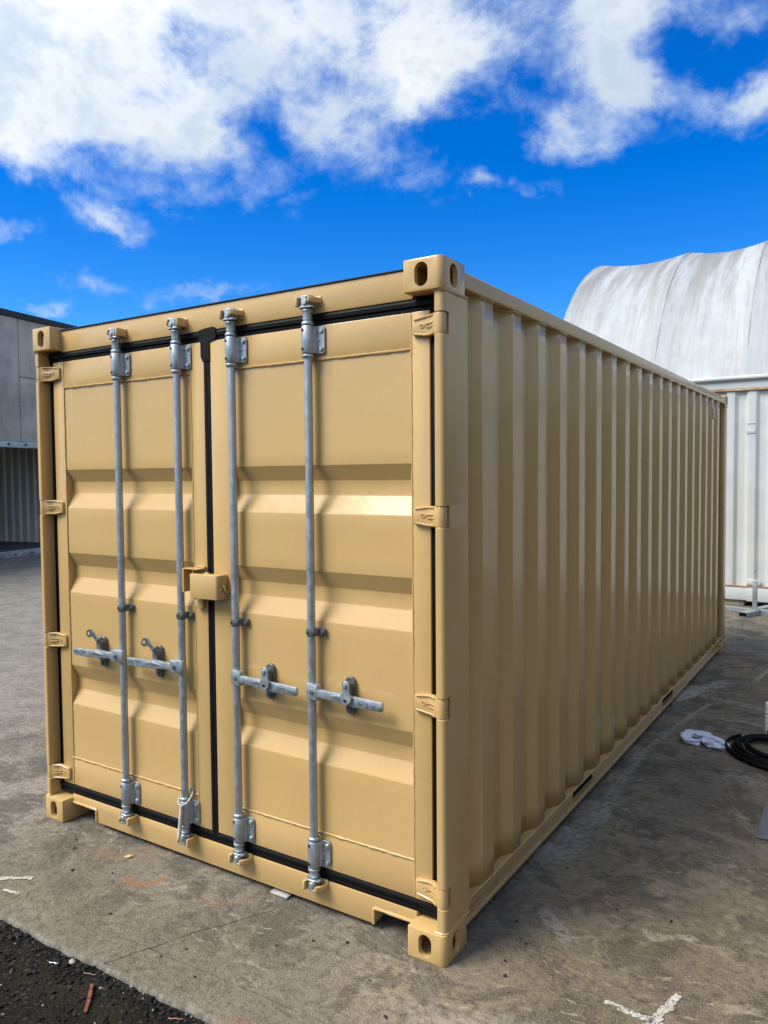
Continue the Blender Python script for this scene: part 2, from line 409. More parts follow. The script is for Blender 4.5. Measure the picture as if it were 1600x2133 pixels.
def make_concrete():
    m, t, b = material('worn_concrete'); P0 = geo_pos(t); x, y, z = t.sep(P0)
    P = t.comb(x, y, 0.0)
    wv = t.vmath('SCALE', t.vmath('SUBTRACT', t.noise(P, 1.6, 4, 0.6, col=True), (0.5, 0.5, 0.5)), s=0.5)
    Pw = t.vmath('ADD', P, wv)
    n_l = t.noise(Pw, 0.9, 5, 0.62); n_m = t.noise(Pw, 3.4, 6, 0.68); n_f = t.noise(P, 26, 5, 0.7); n_s = t.noise(P, 170, 2, 0.7)
    col = t.mix(t.step(n_l, 0.36, 0.62), (0.142, 0.124, 0.097), (0.255, 0.23, 0.185))
    # dark tyre grime and damp looking patches
    col = t.mix(t.step(n_m, 0.45, 0.57, 0, 0.8), col, (0.078, 0.067, 0.052))
    # greenish grey bloom
    col = t.mix(t.step(t.noise(Pw, 2.1, 3, 0.6), 0.55, 0.72, 0, 0.45), col, (0.25, 0.245, 0.22))
    # light wiped trowel smears, in two directions
    for (rz, sc, lo, hi, am, loc) in ((0.6, (1.1, 6.5, 1), 0.58, 0.68, 0.75, (0, 0, 0)), (-0.75, (1.5, 9, 1), 0.60, 0.70, 0.65, (4.2, 1.3, 0)), (1.5, (2.2, 13, 1), 0.62, 0.71, 0.6, (2.2, 7.3, 0)), (0.25, (5.0, 42, 1), 0.60, 0.68, 0.75, (6.1, 2.3, 0)), (-0.5, (7.0, 60, 1), 0.62, 0.69, 0.7, (1.1, 9.3, 0))):
        s = t.noise(t.map(Pw, loc=loc, rot=(0, 0, rz), scale=sc), 1.0, 5, 0.62)
        s = t.math('MULTIPLY', t.step(s, lo, hi), t.step(n_f, 0.34, 0.56))
        col = t.mix(t.math('MULTIPLY', s, am), col, (0.36, 0.345, 0.305))
    # browner tint along the long side of the container, greyer yard on the far side
    side = t.math('MULTIPLY', t.step(t.math('ADD', x, t.math('MULTIPLY', t.math('SUBTRACT', n_l, 0.5), 1.2)), -0.55, 0.35), t.step(y, 14, 5))
    col = t.mix(t.math('MULTIPLY', side, 0.9), col, t.mix(1.0, col, (1.08, 0.955, 0.765), 'MULTIPLY'))
    yard = t.step(x, -2.9, -4.6)
    col = t.mix(t.math('MULTIPLY', yard, 0.9), col, t.mix(t.step(n_m, 0.35, 0.7), (0.265, 0.25, 0.215), (0.18, 0.168, 0.145)))
    # beige clean strip near the broken edge
    edge = t.step(t.math('ADD', y, t.math('MULTIPLY', t.math('SUBTRACT', n_m, 0.5), 0.5)), -0.18, -0.52)
    col = t.mix(t.math('MULTIPLY', edge, 0.75), col, t.mix(n_f, (0.135, 0.115, 0.082), (0.20, 0.175, 0.13)))
    col = t.mix(t.math('MULTIPLY', t.step(n_f, 0.5, 0.68), 0.55), col, t.mix(1.0, col, (1.45, 1.45, 1.43), 'MULTIPLY'))
    col = t.mix(t.math('MULTIPLY', t.step(n_f, 0.50, 0.36), 0.75), col, t.mix(1.0, col, (0.5, 0.5, 0.5), 'MULTIPLY'))
    col = t.mix(t.step(n_s, 0.54, 0.70, 0, 0.6), col, (0.42, 0.395, 0.335))
    col = t.mix(t.step(n_s, 0.44, 0.30, 0, 0.6), col, (0.06, 0.054, 0.045))
    vor = t.voronoi(P, 22)
    pock = t.math('MULTIPLY', t.step(vor, 0.075, 0.045), t.step(n_m, 0.52, 0.56))
    col = t.mix(t.math('MULTIPLY', pock, 0.85), col, (0.035, 0.032, 0.028))
    fleck = t.math('MULTIPLY', t.step(vor, 0.055, 0.03), t.step(n_m, 0.45, 0.42))
    col = t.mix(t.math('MULTIPLY', fleck, 0.85), col, (0.60, 0.57, 0.50))
    # named marks: pale dragged lines and scuffs (ground positions in metres)
    for (p0, p1, w, so, am, cc, wob) in (
            ((0.124, 3.478), (0.211, 4.024), 0.014, 0.010, 0.85, (0.44, 0.41, 0.33), 0.02),
            ((0.033, 2.613), (0.124, 3.478), 0.012, 0.025, 0.75, (0.36, 0.34, 0.28), 0.07),
            ((0.083, 1.629), (0.033, 2.613), 0.016, 0.045, 0.70, (0.34, 0.325, 0.285), 0.12),
            ((-0.02, 1.02), (0.083, 1.629), 0.030, 0.055, 0.75, (0.36, 0.345, 0.305), 0.20),
            ((0.06, 0.98), (0.10, 1.20), 0.020, 0.05, 0.7, (0.36, 0.345, 0.305), 0.22),
            ((0.03, 4.23), (1.0, 3.95), 0.035, 0.03, 0.65, (0.40, 0.37, 0.30), 0.05),
            ((-0.08, 3.98), (0.02, 4.30), 0.05, 0.06, 0.9, (0.56, 0.55, 0.51), 0.16),
            ((0.02, 4.35), (0.20, 4.75), 0.03, 0.08, 0.7, (0.56, 0.55, 0.51), 0.25),
            ((0.42, 4.9), (0.55, 6.0), 0.018, 0.02, 0.75, (0.56, 0.50, 0.36), 0.06),
            ((0.57, 2.55), (0.75, 2.45), 0.045, 0.03, 0.6, (0.36, 0.345, 0.29), 0.06),
            ((0.16, 0.56), (0.33, 0.40), 0.020, 0.02, 0.75, (0.36, 0.34, 0.29), 0.05),
            ((0.0, -0.28), (0.55, -0.12), 0.03, 0.10, 0.5, (0.33, 0.31, 0.27), 0.15)):
        mk = t.math('MULTIPLY', seg_mask(t, P, p0, p1, w, so, wob), t.step(n_f, 0.36, 0.62, 0.12, 1.0))
        col = t.mix(t.math('MULTIPLY', mk, am), col, cc)
    # rust rings left by a drum
    for (cx, cy, r, w, am, yy) in ((-1.475, -0.125, 0.080, 0.017, 0.75, 1), (-1.06, -0.03, 0.10, 0.010, 0.25, 1), (-1.78, 0.02, 0.12, 0.035, 0.22, 1)):
        q = t.vmath('ADD', P, t.vmath('SCALE', t.wobn, s=0.07))
        dd = t.vmath('DISTANCE', q, (cx, cy, 0))
        ring = t.step(t.math('ABSOLUTE', t.math('SUBTRACT', dd, r)), w * 1.7, w * 0.3)
        ring = t.math('MULTIPLY', ring, t.step(t.vmath('DOT_PRODUCT', t.vmath('SUBTRACT', P, (cx, cy, 0)), (0.55, -0.83, 0)), -0.02, 0.045))
        ring = t.math('MULTIPLY', ring, t.step(n_f, 0.32, 0.55, 0.4, 1.0))
        col = t.mix(t.math('MULTIPLY', ring, am), col, (0.30, 0.135, 0.05))
    # pale mortar lip on the broken front edge, rust bleeding on it
    lip = t.step(z, -0.0015, -0.006)
    col = t.mix(lip, col, t.mix(t.step(n_f, 0.4, 0.6), (0.12, 0.11, 0.09), (0.24, 0.225, 0.195)))
    ru = t.math('MULTIPLY', t.step(y, -0.56, -0.62), t.step(n_l, 0.50, 0.56))
    col = t.mix(t.math('MULTIPLY', ru, 0.55), col, (0.27, 0.13, 0.085))
    col = t.mix(1.0, col, (0.82, 0.79, 0.72), 'MULTIPLY')
    t.put(b.inputs['Base Color'], col)
    t.put(b.inputs['Roughness'], t.step(n_m, 0.3, 0.7, 0.72, 0.9))
    h = t.bump(t.noise(P, 55, 3, 0.75), 0.7, 0.014)
    t.l.new(h, b.inputs['Normal']); return m
M['concrete'] = make_concrete()

def make_dirt():
    m, t, b = material('black_gritty_ground'); P = geo_pos(t)
    n = t.noise(P, 5, 8, 0.7); f = t.noise(P, 60, 6, 0.7); v = t.voronoi(P, 90, out='Color'); vv = t.sep(v)[0]
    col = t.mix(t.step(n, 0.3, 0.7), (0.007, 0.006, 0.0045), (0.021, 0.018, 0.0135))
    col = t.mix(t.step(vv, 0.88, 0.98, 0, 0.35), col, (0.12, 0.11, 0.09))
    col = t.mix(t.step(t.noise(P, 3.1, 5), 0.56, 0.7, 0, 0.5), col, (0.028, 0.029, 0.012))
    t.put(b.inputs['Base Color'], col); b.inputs['Roughness'].default_value = 0.93; b.inputs['Specular IOR Level'].default_value = 0.12
    h = t.bump(f, 0.7, 0.02); h = t.bump(t.voronoi(P, 70), 0.5, 0.012, h); t.l.new(h, b.inputs['Normal']); return m
M['dirt'] = make_dirt()

def make_gravel():
    m, t, b = material('crushed_dark_stone'); P = geo_pos(t)
    rn = t.noise(P, 38, 1, 0.5)
    col = t.mix(t.step(rn, 0.36, 0.64), (0.006, 0.0055, 0.005), (0.022, 0.020, 0.017))
    col = t.mix(t.step(t.noise(t.map(P, loc=(4, 4, 4)), 30, 1), 0.66, 0.72, 0, 0.85), col, (0.33, 0.31, 0.27))
    t.put(b.inputs['Base Color'], col); b.inputs['Roughness'].default_value = 0.85; b.inputs['Specular IOR Level'].default_value = 0.2
    t.l.new(t.bump(t.noise(P, 260, 3, 0.6), 0.4, 0.004), b.inputs['Normal']); return m
M['gravel'] = make_gravel()
def make_marking():
    m, t, b = material('flaking_white_paint'); P = geo_pos(t)
    n = t.noise(P, 60, 4, 0.7); n2 = t.noise(P, 240, 2, 0.6)
    t.put(b.inputs['Base Color'], t.mix(t.step(n2, 0.3, 0.7), (0.34, 0.32, 0.26), (0.54, 0.51, 0.43))); b.inputs['Roughness'].default_value = 0.85
    t.put(b.inputs['Alpha'], t.step(t.math('MULTIPLY_ADD', n2, 0.5, n), 0.60, 0.78)); return m
M['marking'] = make_marking()

def make_can():
    m, t, b = material('printed_can'); P = geo_pos(t); x, y, z = t.sep(P)
    col = (0.72, 0.72, 0.78)
    v = t.voronoi(t.map(P, scale=(1, 1, 0.55)), 62, out='Color'); blk = t.step(t.sep(v)[1], 0.60, 0.63)
    blk = t.math('MULTIPLY', blk, t.math('MULTIPLY', t.step(z, 0.155, 0.15), t.step(z, 0.02, 0.03)))
    col = t.mix(blk, col, (0.05, 0.045, 0.11))
    band = t.math('MULTIPLY', t.step(z, 0.170, 0.172), t.step(z, 0.180, 0.178))
    col = t.mix(band, col, (0.22, 0.025, 0.09))
    t.put(b.inputs['Base Color'], col); b.inputs['Roughness'].default_value = 0.35; return m
M['can'] = make_can()
M['can_cap'] = simple('white_plastic_cap', (0.78, 0.78, 0.80), 0.4, 0, 0.03, 20, 0)


# ------------------------------------------------------------------ ground
rng = random.Random(7)
def ground_yard():
    b = MB(); b.add([(-400, -400, -0.022), (400, -400, -0.022), (400, 600, -0.022), (-400, 600, -0.022)], [(0, 1, 2, 3)])
    o = b.build('gritty_ground', M['dirt'], smooth=0, center=False); tag(o, kind='structure'); return o
ground_yard()

def edge_y(x):
    return -0.665 + 0.032 * (x + 1.7) / 1.2 * 0.6 + 0.016 * mnoise.noise(Vector((x * 3.1, 0.3, 0))) + 0.007 * mnoise.noise(Vector((x * 13, 4.3, 0))) + 0.004 * mnoise.noise(Vector((x * 45, 9.3, 0)))
def build_slab():
    xs = [-60, -30, -15, -8, -5]
    x = -4.0
    while x < 2.5: xs.append(x); x += 0.012
    xs += [3, 5, 8, 15, 30, 60]
    b = MB(); vs = []; n = 7
    for x in xs:
        e = edge_y(x) if -5 < x < 2.6 else edge_y(max(-4, min(2.5, x)))
        j = 0.004 * mnoise.noise(Vector((x * 30, 1.1, 2)))
        c = max(0.0, mnoise.noise(Vector((x * 7.5, 7.7, 1))) - 0.18) * 0.09 + max(0.0, mnoise.noise(Vector((x * 31, 2.7, 1))) - 0.25) * 0.02
        vs += [(x, 70, 0), (x, e + 0.06, 0), (x, e + 0.014 + c, 0), (x, e + 0.007 + c * 0.9, -0.0018), (x, e + 0.003 + c * 0.6, -0.006), (x, e, -0.013 + j), (x, e - 0.003, -0.04)]
    fs = [(i * n + k, (i + 1) * n + k, (i + 1) * n + k + 1, i * n + k + 1) for i in range(len(xs) - 1) for k in range(n - 1)]
    b.add(vs, fs)
    o = b.build('concrete_slab', M['concrete'], center=False, smooth=50); tag(o, kind='structure'); return o
slab = build_slab()

def ico(r, c, bm_v, bm_f, rs):
    t = (1 + 5 ** 0.5) / 2
    base = [(-1, t, 0), (1, t, 0), (-1, -t, 0), (1, -t, 0), (0, -1, t), (0, 1, t), (0, -1, -t), (0, 1, -t), (t, 0, -1), (t, 0, 1), (-t, 0, -1), (-t, 0, 1)]
    fc = [(0, 11, 5), (0, 5, 1), (0, 1, 7), (0, 7, 10), (0, 10, 11), (1, 5, 9), (5, 11, 4), (11, 10, 2), (10, 7, 6), (7, 1, 8), (3, 9, 4), (3, 4, 2), (3, 2, 6), (3, 6, 8), (3, 8, 9), (4, 9, 5), (2, 4, 11), (6, 2, 10), (8, 6, 7), (9, 8, 1)]
    q = Matrix.Rotation(rs.random() * 6.28, 3, 'Z') @ Matrix.Rotation(rs.random() * 6.28, 3, 'X')
    sx, sy, sz = rs.uniform(.7, 1.3), rs.uniform(.6, 1.1), rs.uniform(.45, .8)
    o = len(bm_v)
    for p in base:
        v = Vector(p).normalized() * r * rs.uniform(.78, 1.2); v = q @ v
        bm_v.append((c[0] + v.x * sx, c[1] + v.y * sy, c[2] + v.z * sz))
    bm_f += [tuple(i + o for i in f) for f in fc]

def build_gravel():
    vs, fs = [], []; rs = random.Random(11)
    for i in range(9500):
        x = rs.uniform(-2.5, 0.2); y = rs.uniform(-1.75, -0.675)
        y = min(y, edge_y(x) - 0.006)
        r = 0.0016 + 0.0095 * rs.random() ** 3.2
        if rs.random() < 0.012: r = rs.uniform(0.010, 0.019)
        if rs.random() < 0.18: y = edge_y(x) - 0.006 - abs(rs.gauss(0, 0.035))
        ico(r, (x, y, -0.022 + r * 0.35), vs, fs, rs)
    me = bpy.data.meshes.new('gravel'); me.from_pydata(vs, [], fs); me.materials.append(M['gravel'])
    o = bpy.data.objects.new('gravel', me); C.objects.link(o)
    tag(o, 'loose black crushed stone along the broken concrete edge', 'gravel', kind='stuff')
build_gravel()

def ragged(b, p0, p1, w, seed, step=0.006, z=0.0035):
    """thin flaked strip of paint between two ground points"""
    rs = random.Random(seed); a = Vector((*p0, 0)); c = Vector((*p1, 0)); d = (c - a); L = d.length; d.normalize(); n = Vector((-d.y, d.x, 0))
    k = int(L / step); prev = None
    for i in range(k + 1):
        t = i / k
        hl = w * (0.5 + 0.45 * mnoise.noise(Vector((t * L * 22, seed, 0))) + rs.uniform(-.14, .14))
        hr = w * (0.5 + 0.45 * mnoise.noise(Vector((t * L * 22, seed + 5.5, 0))) + rs.uniform(-.14, .14))
        gap = mnoise.noise(Vector((t * L * 17, seed + 11.2, 3))) > 0.34
        p = a + d * (L * t)
        cur = (p + n * hl, p - n * hr)
        if prev and not gap and hl + hr > 0.004:
            b.add([(*prev[0].xy, z), (*prev[1].xy, z), (*cur[1].xy, z), (*cur[0].xy, z)], [(0, 1, 2, 3)])
        prev = cur
for i, segs in enumerate([[((0.545, 0.135), (0.745, 0.118), 0.026)], [((0.70, 0.06), (0.752, 0.305), 0.03)],
                          [((-2.03, -0.51), (-1.86, -0.40), 0.024)], [((-1.93, -0.55), (-1.82, -0.53), 0.016)]]):
    b = MB()
    for j, (p0, p1, w) in enumerate(segs): ragged(b, p0, p1, w, 3.3 + i * 2 + j)
    o = b.build('paint_mark', M['marking'], slab, smooth=0)


M['crack'] = simple('crack_dark', (0.045, 0.038, 0.030), 0.95, 0, 0.2, 40, 0)  # dark colour of the crack strips
def crack(pts, w, seed):
    b = MB(); prev = None
    for (p0, p1) in zip(pts, pts[1:]):
        L = math.dist(p0, p1); k = max(4, int(L / max(0.012, w * 3)))
        for i in range(k + 1):
            t = i / k; x = p0[0] + (p1[0] - p0[0]) * t; y = p0[1] + (p1[1] - p0[1]) * t
            j = mnoise.noise(Vector((x * 9, y * 9, seed))) * w * 6 + mnoise.noise(Vector((x * 40, y * 40, seed))) * w * 2.5
            hw_ = w * (0.55 + 0.5 * mnoise.noise(Vector((x * 25, y * 25, seed + 3))))
            n = Vector((-(p1[1] - p0[1]), p1[0] - p0[0], 0)) / L; c_ = Vector((x, y, 0.0022)) + n * j
            cur = (c_ + n * hw_, c_ - n * hw_)
            if prev and hw_ > w * 0.28: b.add([prev[0], prev[1], cur[1], cur[0]], [(0, 1, 2, 3)])
            prev = cur
    b.build('crack', M['crack'], slab, smooth=0)
crack([(-1.10, -0.645), (-1.03, -0.50), (-0.97, -0.36), (-0.88, -0.2), (-0.80, -0.04)], 0.0024, 1.0)
crack([(-9.3, -2.0), (-9.33, 4.4)], 0.013, 2.0)
crack([(-14, 3.9), (-9.3, 3.85)], 0.012, 3.0)
crack([(-4.4, -0.55), (-3.5, 1.1)], 0.004, 4.0)
crack([(-1.25, -0.50), (-0.1, -0.455)], 0.0011, 5.0)
crack([(0.3, 4.05), (1.7, 3.9)], 0.003, 6.0)

# ------------------------------------------------------------------ the tan shipping container
BX = -1.219
box = thing('shipping_container', (BX, 3.029, 0), 'freshly painted tan shipping container with four galvanised door bars', 'shipping container')
PT, PD = M['paint'], M['paint_dent']
YD = 0.065     # door face
def mirx(x): return 2 * BX - x

# corner castings: hollow blocks with oval lashing holes
def make_casting():
    bm = MB(); n = 6; r = 0.026
    poly = [(-0.081, -0.089)]
    poly += [(0.081 - r + r * math.sin(a), -0.089 + r - r * math.cos(a)) for a in [math.pi / 2 * k / n for k in range(n + 1)]]
    poly += [(0.081, 0.089), (-0.081, 0.089)]
    bm.prism(poly, 'z', -0.059, 0.059)
    base, c = bm.mesh('casting_base', PT, bevel=0.005, seg=2, center=False)
    cut = []
    k = MB().box(-0.068, 0.062, -0.066, 0.076, -0.047, 0.047); cut.append(k.mesh('c1', PT, center=False))
    k = MB().prism(oval(0.055, 0.087, cx=-0.006), 'y', -0.12, -0.05); cut.append(k.mesh('c2', PT, center=False))
    k = MB().prism(oval(0.060, 0.087, cx=-0.002), 'x', 0.05, 0.12); cut.append(k.mesh('c3', PT, center=False))
    return bool_mesh(base, cut, 'corner_casting', PT)
casting = make_casting()
for sx in (1, -1):
    for sy in (1, -1):
        for z in (0.059, 2.532):
            x = -0.081 if sx > 0 else mirx(-0.081); y = 0.089 if sy > 0 else 6.058 - 0.089
            o = place('corner_casting', casting, (x, y, z), box, scale=(sx, sy, 1))

HINGE_Z = [2.357, 1.661, 0.958, 0.247]
HG = 0.040   # half height of a knuckle gap
def post_profile(full=True):
    x1, x0, yf, yb, r = -0.004, -0.0415, 0.012, 0.205, 0.019
    arc = [(x1 - r + r * math.sin(a), yf + r - r * math.cos(a)) for a in [math.pi / 2 * k / 7 for k in range(8)]]
    if full: return [(x0 + 0.004, yf), *arc, (x1, yb), (x0, yb), (x0, yf + 0.004)]
    return [(x0, 0.056), (x1, 0.056), (x1, yb), (x0, yb)]
def corner_post(mirror):
    b = MB(); zs = [0.118] + sorted(sum([[z - HG, z + HG] for z in HINGE_Z], [])) + [2.473]
    for i in range(len(zs) - 1):
        pr = post_profile(i % 2 == 0)
        if mirror: pr = [(mirx(x), y) for x, y in pr]
        b.prism(pr, 'z', zs[i] + (0.0 if i == 0 else 0.0), zs[i + 1])
    # weld bead round the foot and the head of the post
    sx = (lambda x: mirx(x)) if mirror else (lambda x: x)
    for z in (0.120, 2.471):
        rs = random.Random(int(z * 100)); path = [(sx(-0.048), 0.012, z)] + [(sx(-0.0235 + 0.02 * math.sin(a)), 0.0315 - 0.02 * math.cos(a), z) for a in [math.pi / 2 * k / 5 for k in range(6)]] + [(sx(-0.004), 0.035 + 0.17 * k / 12, z) for k in range(1, 13)]
        b.tube(path, [0.005 * rs.uniform(.7, 1.3) for _ in path], 6)
    b.build('corner_post', PT, box, smooth=40)
corner_post(False); corner_post(True)
for m_ in (False, True):       # rear posts
    f = mirx if m_ else (lambda x: x)
    b = MB(); pr = [(-0.004, 5.90), (-0.004, 6.05), (-0.05, 6.05), (-0.05, 5.90)]
    b.prism([(f(x), y) for x, y in pr], 'z', 0.118, 2.473); b.build('corner_post', PT, box, bevel=0.012, seg=3)

# header and door sill
b = MB().box(mirx(-0.160), -0.160, 0.064, 0.16, 2.464, 2.574); b.build('door_header', PT, box, bevel=0.004)
b = MB().box(mirx(-0.166), -0.166, 0.058, 0.155, 2.5755, 2.5795); b.build('roof_edge_line', M['cap'], box)  # thin strip drawing the dark line along the header top
nx0, nx1 = -0.357, -0.178
sill = [(mirx(-0.158), 0.136), (-0.158, 0.136), (-0.158, 0.092), (nx1 + 0.02, 0.092), (nx0, 0.092), (nx0, 0.026), (mirx(nx0), 0.026), (mirx(nx0), 0.092), (mirx(-0.158), 0.092)]
b = MB().prism(sill, 'y', 0.066, 0.150); b.build('door_sill', PT, box, bevel=0.004)
for s in (0, 1):               # flanged rim of the sill notch
    f = mirx if s else (lambda x: x); rs = random.Random(5 + s)
    path = [(f(-0.165), 0.064, 0.094), (f(nx0 + 0.006), 0.064, 0.094), (f(nx0), 0.064, 0.088), (f(nx0), 0.064, 0.030)]
    full = []
    for a, c in zip(path, path[1:]):
        for k in range(8): full.append(Vector(a).lerp(Vector(c), k / 8))
    full.append(Vector(path[-1]))
    MB().tube(full, [0.006 * rs.uniform(.8, 1.25) for _ in full], 7).build('notch_rim', PT, box)
    a, c = sorted((f(-0.178), f(nx0)))
    MB().box(a, c, 0.16, 0.40, 0.090, 0.096).build('notch_plate', M['under'], box)

# roof, floor, hidden walls
b = MB().box(mirx(-0.05), -0.05, 0.16, 5.90, 2.545, 2.556); b.build('roof', PT, box)
b = MB().box(mirx(-0.06), -0.06, 0.16, 5.98, 0.100, 0.135); b.build('floor', M['under'], box)
for k in range(14):
    y = 0.5 + k * 0.40
    if k % 2 == 0: MB().box(mirx(-0.10), -0.10, y, y + 0.05, 0.045, 0.098).build('cross_member', M['under'], box)
b = MB().box(mirx(-0.05), -0.05, 6.02, 6.03, 0.118, 2.50); b.build('rear_wall', PD, box)
b = MB().box(mirx(-0.162), -0.162, 5.95, 6.05, 2.47, 2.575); b.build('rear_header', PT, box)
b = MB().box(mirx(-0.162), -0.162, 5.95, 6.05, 0.03, 0.118); b.build('rear_sill', PT, box)

# corrugated long sides
def side_profile():
    XC, XR = -0.009, -0.044; pit = 0.2868; pts = [(XR, 0.200), (XR, 0.277), (XC, 0.335)]
    y = 0.437
    while y < 5.65:
        nxt = y + pit
        pts += [(XC, y), (XR, y + 0.044), (XR, nxt - 0.142), (XC, nxt - 0.086)]; y = nxt
    pts = pts[:-1]; pts[-1] = (XR, 5.92); return pts
def rounded(pts, r=0.0035, n=2):
    out = [pts[0]]
    for a, p, c in zip(pts, pts[1:], pts[2:]):
        a, p, c = Vector(a), Vector(p), Vector(c); d0 = (a - p).normalized() * r; d1 = (c - p).normalized() * r
        for k in range(n + 1):
            t = k / n; out.append(tuple((p + d0).lerp(p, t).lerp(p.lerp(p + d1, t), t)))
    out.append(pts[-1]); return out
def side_wall(mirror):
    pr = side_profile()
    if mirror: pr = [(mirx(x), y) for x, y in pr]
    b = MB().sheet(pr, 'z', 0.166, 2.51, 24)
    for p in b.v:        # slight panting of the thin sheet
        k = math.sin(math.pi * (p.z - 0.16) / 2.35)
        p.x += 0.0025 * k * mnoise.noise(Vector((p.y * 1.6, p.z * 1.3, 3.0 + mirror))); p.y += 0.002 * k * mnoise.noise(Vector((p.y * 2.2, p.z * 1.1, 8.0)))
    o = b.build('side_wall', PD, box, smooth=14)
    md = o.modifiers.new('s', 'SOLIDIFY'); md.thickness = 0.002; md.offset = 1 if mirror else -1
side_wall(False); side_wall(True)
def rails(mirror):
    f = mirx if mirror else (lambda x: x)
    def bx_(b, x0, x1, *a): b.box(min(f(x0), f(x1)), max(f(x0), f(x1)), *a)
    b = MB(); bx_(b, -0.062, -0.001, 0.176, 5.885, 2.503, 2.566); b.build('top_side_rail', PT, box, bevel=0.006, seg=3)
    b = MB(); bx_(b, -0.062, -0.004, 0.206, 5.882, 0.160, 0.166)
    pk = [(1.56, 1.90), (3.60, 3.96)]; ys = [0.20, pk[0][0], pk[0][1], pk[1][0], pk[1][1], 5.885]
    for i in (0, 2, 4): bx_(b, -0.064, -0.058, ys[i], ys[i + 1], 0.062, 0.160)
    bx_(b, -0.064, -0.026, 0.19, 5.885, 0.044, 0.063)
    b.build('bottom_side_rail', PT, box, bevel=0.0015, seg=1)
    for (a, c) in pk:
        b = MB(); bx_(b, -0.30, -0.0645, a - 0.004, a, 0.06, 0.158); bx_(b, -0.30, -0.0645, c, c + 0.004, 0.06, 0.158); bx_(b, -0.304, -0.30, a, c, 0.06, 0.158); bx_(b, -0.30, -0.0645, a, c, 0.058, 0.0615)
        b.build('forklift_pocket', M['under'], box)  # near-black lining paints in the shade inside the pocket
rails(False); rails(True)
# weld seams where each crest meets the rails
b = MB(); rs = random.Random(3); pr = side_profile()
for (za, off) in ((2.500, 0.003),):
    path = []
    for a, c in zip(pr, pr[1:]):
        k = max(1, int(Vector((c[0] - a[0], c[1] - a[1])).length / 0.03))
        for i in range(k): t = i / k; path.append((a[0] + (c[0] - a[0]) * t + off, a[1] + (c[1] - a[1]) * t, za))
    b.tube(path, [0.0045 * rs.uniform(.6, 1.4) for _ in path], 5)
b.build('weld_seam', PT, box)
b = MB().box(-0.014, 0.008, 5.225, 5.285, 2.318, 2.425); b.build('vent', simple('pale_vent', (0.62, 0.55, 0.40), 0.5), box, bevel=0.006)
b = MB(); b.tube([(-0.03 + 0.018 * math.cos(a), 0.93, 0.178 + 0.014 + 0.018 * math.sin(a)) for a in [2 * math.pi * k / 14 for k in range(14)]], 0.004, 6, closed=True); b.build('lashing_ring', PT, box)

# door leaves
def weld(b, p0, p1, r, seed, off=0.0):
    rs = random.Random(seed); p0, p1 = Vector(p0), Vector(p1); k = max(6, int((p1 - p0).length / 0.018)); path = []; rad = []
    for i in range(k + 1):
        p = p0.lerp(p1, i / k); p += Vector((rs.uniform(-1, 1), 0, rs.uniform(-1, 1))) * 0.0011; path.append(p); rad.append(r * rs.uniform(.65, 1.25))
    b.tube(path, rad, 5)
ZT, ZB = 2.417, 0.189
def corr_profile():
    yo, yi = YD + 0.003, YD + 0.039
    pts = [(yo, 0.338)]
    for (a, bb, c, d) in ((0.626, 0.700, 0.760, 0.832), (1.218, 1.294, 1.356, 1.424), (1.659, 1.735, 1.795, 1.857)):
        pts += [(yo, a), (yi, bb), (yi, c), (yo, d)]
    pts += [(yo, 2.281)]; return pts
def door(xl, xr, sl, sr, label):
    """xl, xr leaf edges; sl, sr inner seams"""
    b = MB()
    b.box(xl, sl, YD, YD + 0.05, ZB, ZT); b.box(sr, xr, YD, YD + 0.05, ZB, ZT)
    b.box(sl + 0.0005, sr - 0.0005, YD + 0.001, YD + 0.05, 2.281, ZT - 0.0005); b.box(sl + 0.0005, sr - 0.0005, YD + 0.001, YD + 0.05, ZB + 0.0005, 0.338)
    d = b.build('door', PT, box, bevel=0.003, seg=2); d['label'] = label
    # pressed sheet between the frame members
    pr = []
    base = rounded(corr_profile(), 0.0035, 2)
    for a, c in zip(base, base[1:]):
        k = max(1, int((Vector(c) - Vector(a)).length / 0.05))
        for i in range(k): pr.append((a[0] + (c[0] - a[0]) * i / k, a[1] + (c[1] - a[1]) * i / k))
    pr.append(base[-1])
    b = MB().sheet(pr, 'x', sl + 0.0005, sr - 0.0005, 30)
    for p in b.v:
        tx = (p.x - sl) / (sr - sl); e = max(0, math.sin(math.pi * tx)) ** 0.5 * max(0.0, math.sin(math.pi * (p.z - 0.338) / 1.943)) ** 0.3
        p.y += 0.0042 * e * mnoise.noise(Vector((p.x * 2.6, p.z * 2.2, 1.7 + xl))) + 0.0012 * e * mnoise.noise(Vector((p.x * 9, p.z * 7, 5)))
    o = b.build('door_panel', PD, d, smooth=14)
    b = MB(); s = int(abs(xl) * 100)
    for (x_) in (sl, sr): weld(b, (x_, YD + 0.0005, ZB + 0.01), (x_, YD + 0.0005, ZT - 0.01), 0.0036, s + int(abs(x_) * 10))
    for z_ in (0.338, 2.281): weld(b, (sl, YD, z_), (sr, YD, z_), 0.0048, s + 31 + int(z_))
    b.build('weld_bead', PT, d); return d
doorL = door(mirx(-0.084) + 0.004, -1.247, -2.263, -1.329, 'tan left door leaf with two bars and handles pointing left')
doorR = door(-1.207, -0.089, -1.097, -0.167, 'tan right door leaf with two bars and handles pointing right')

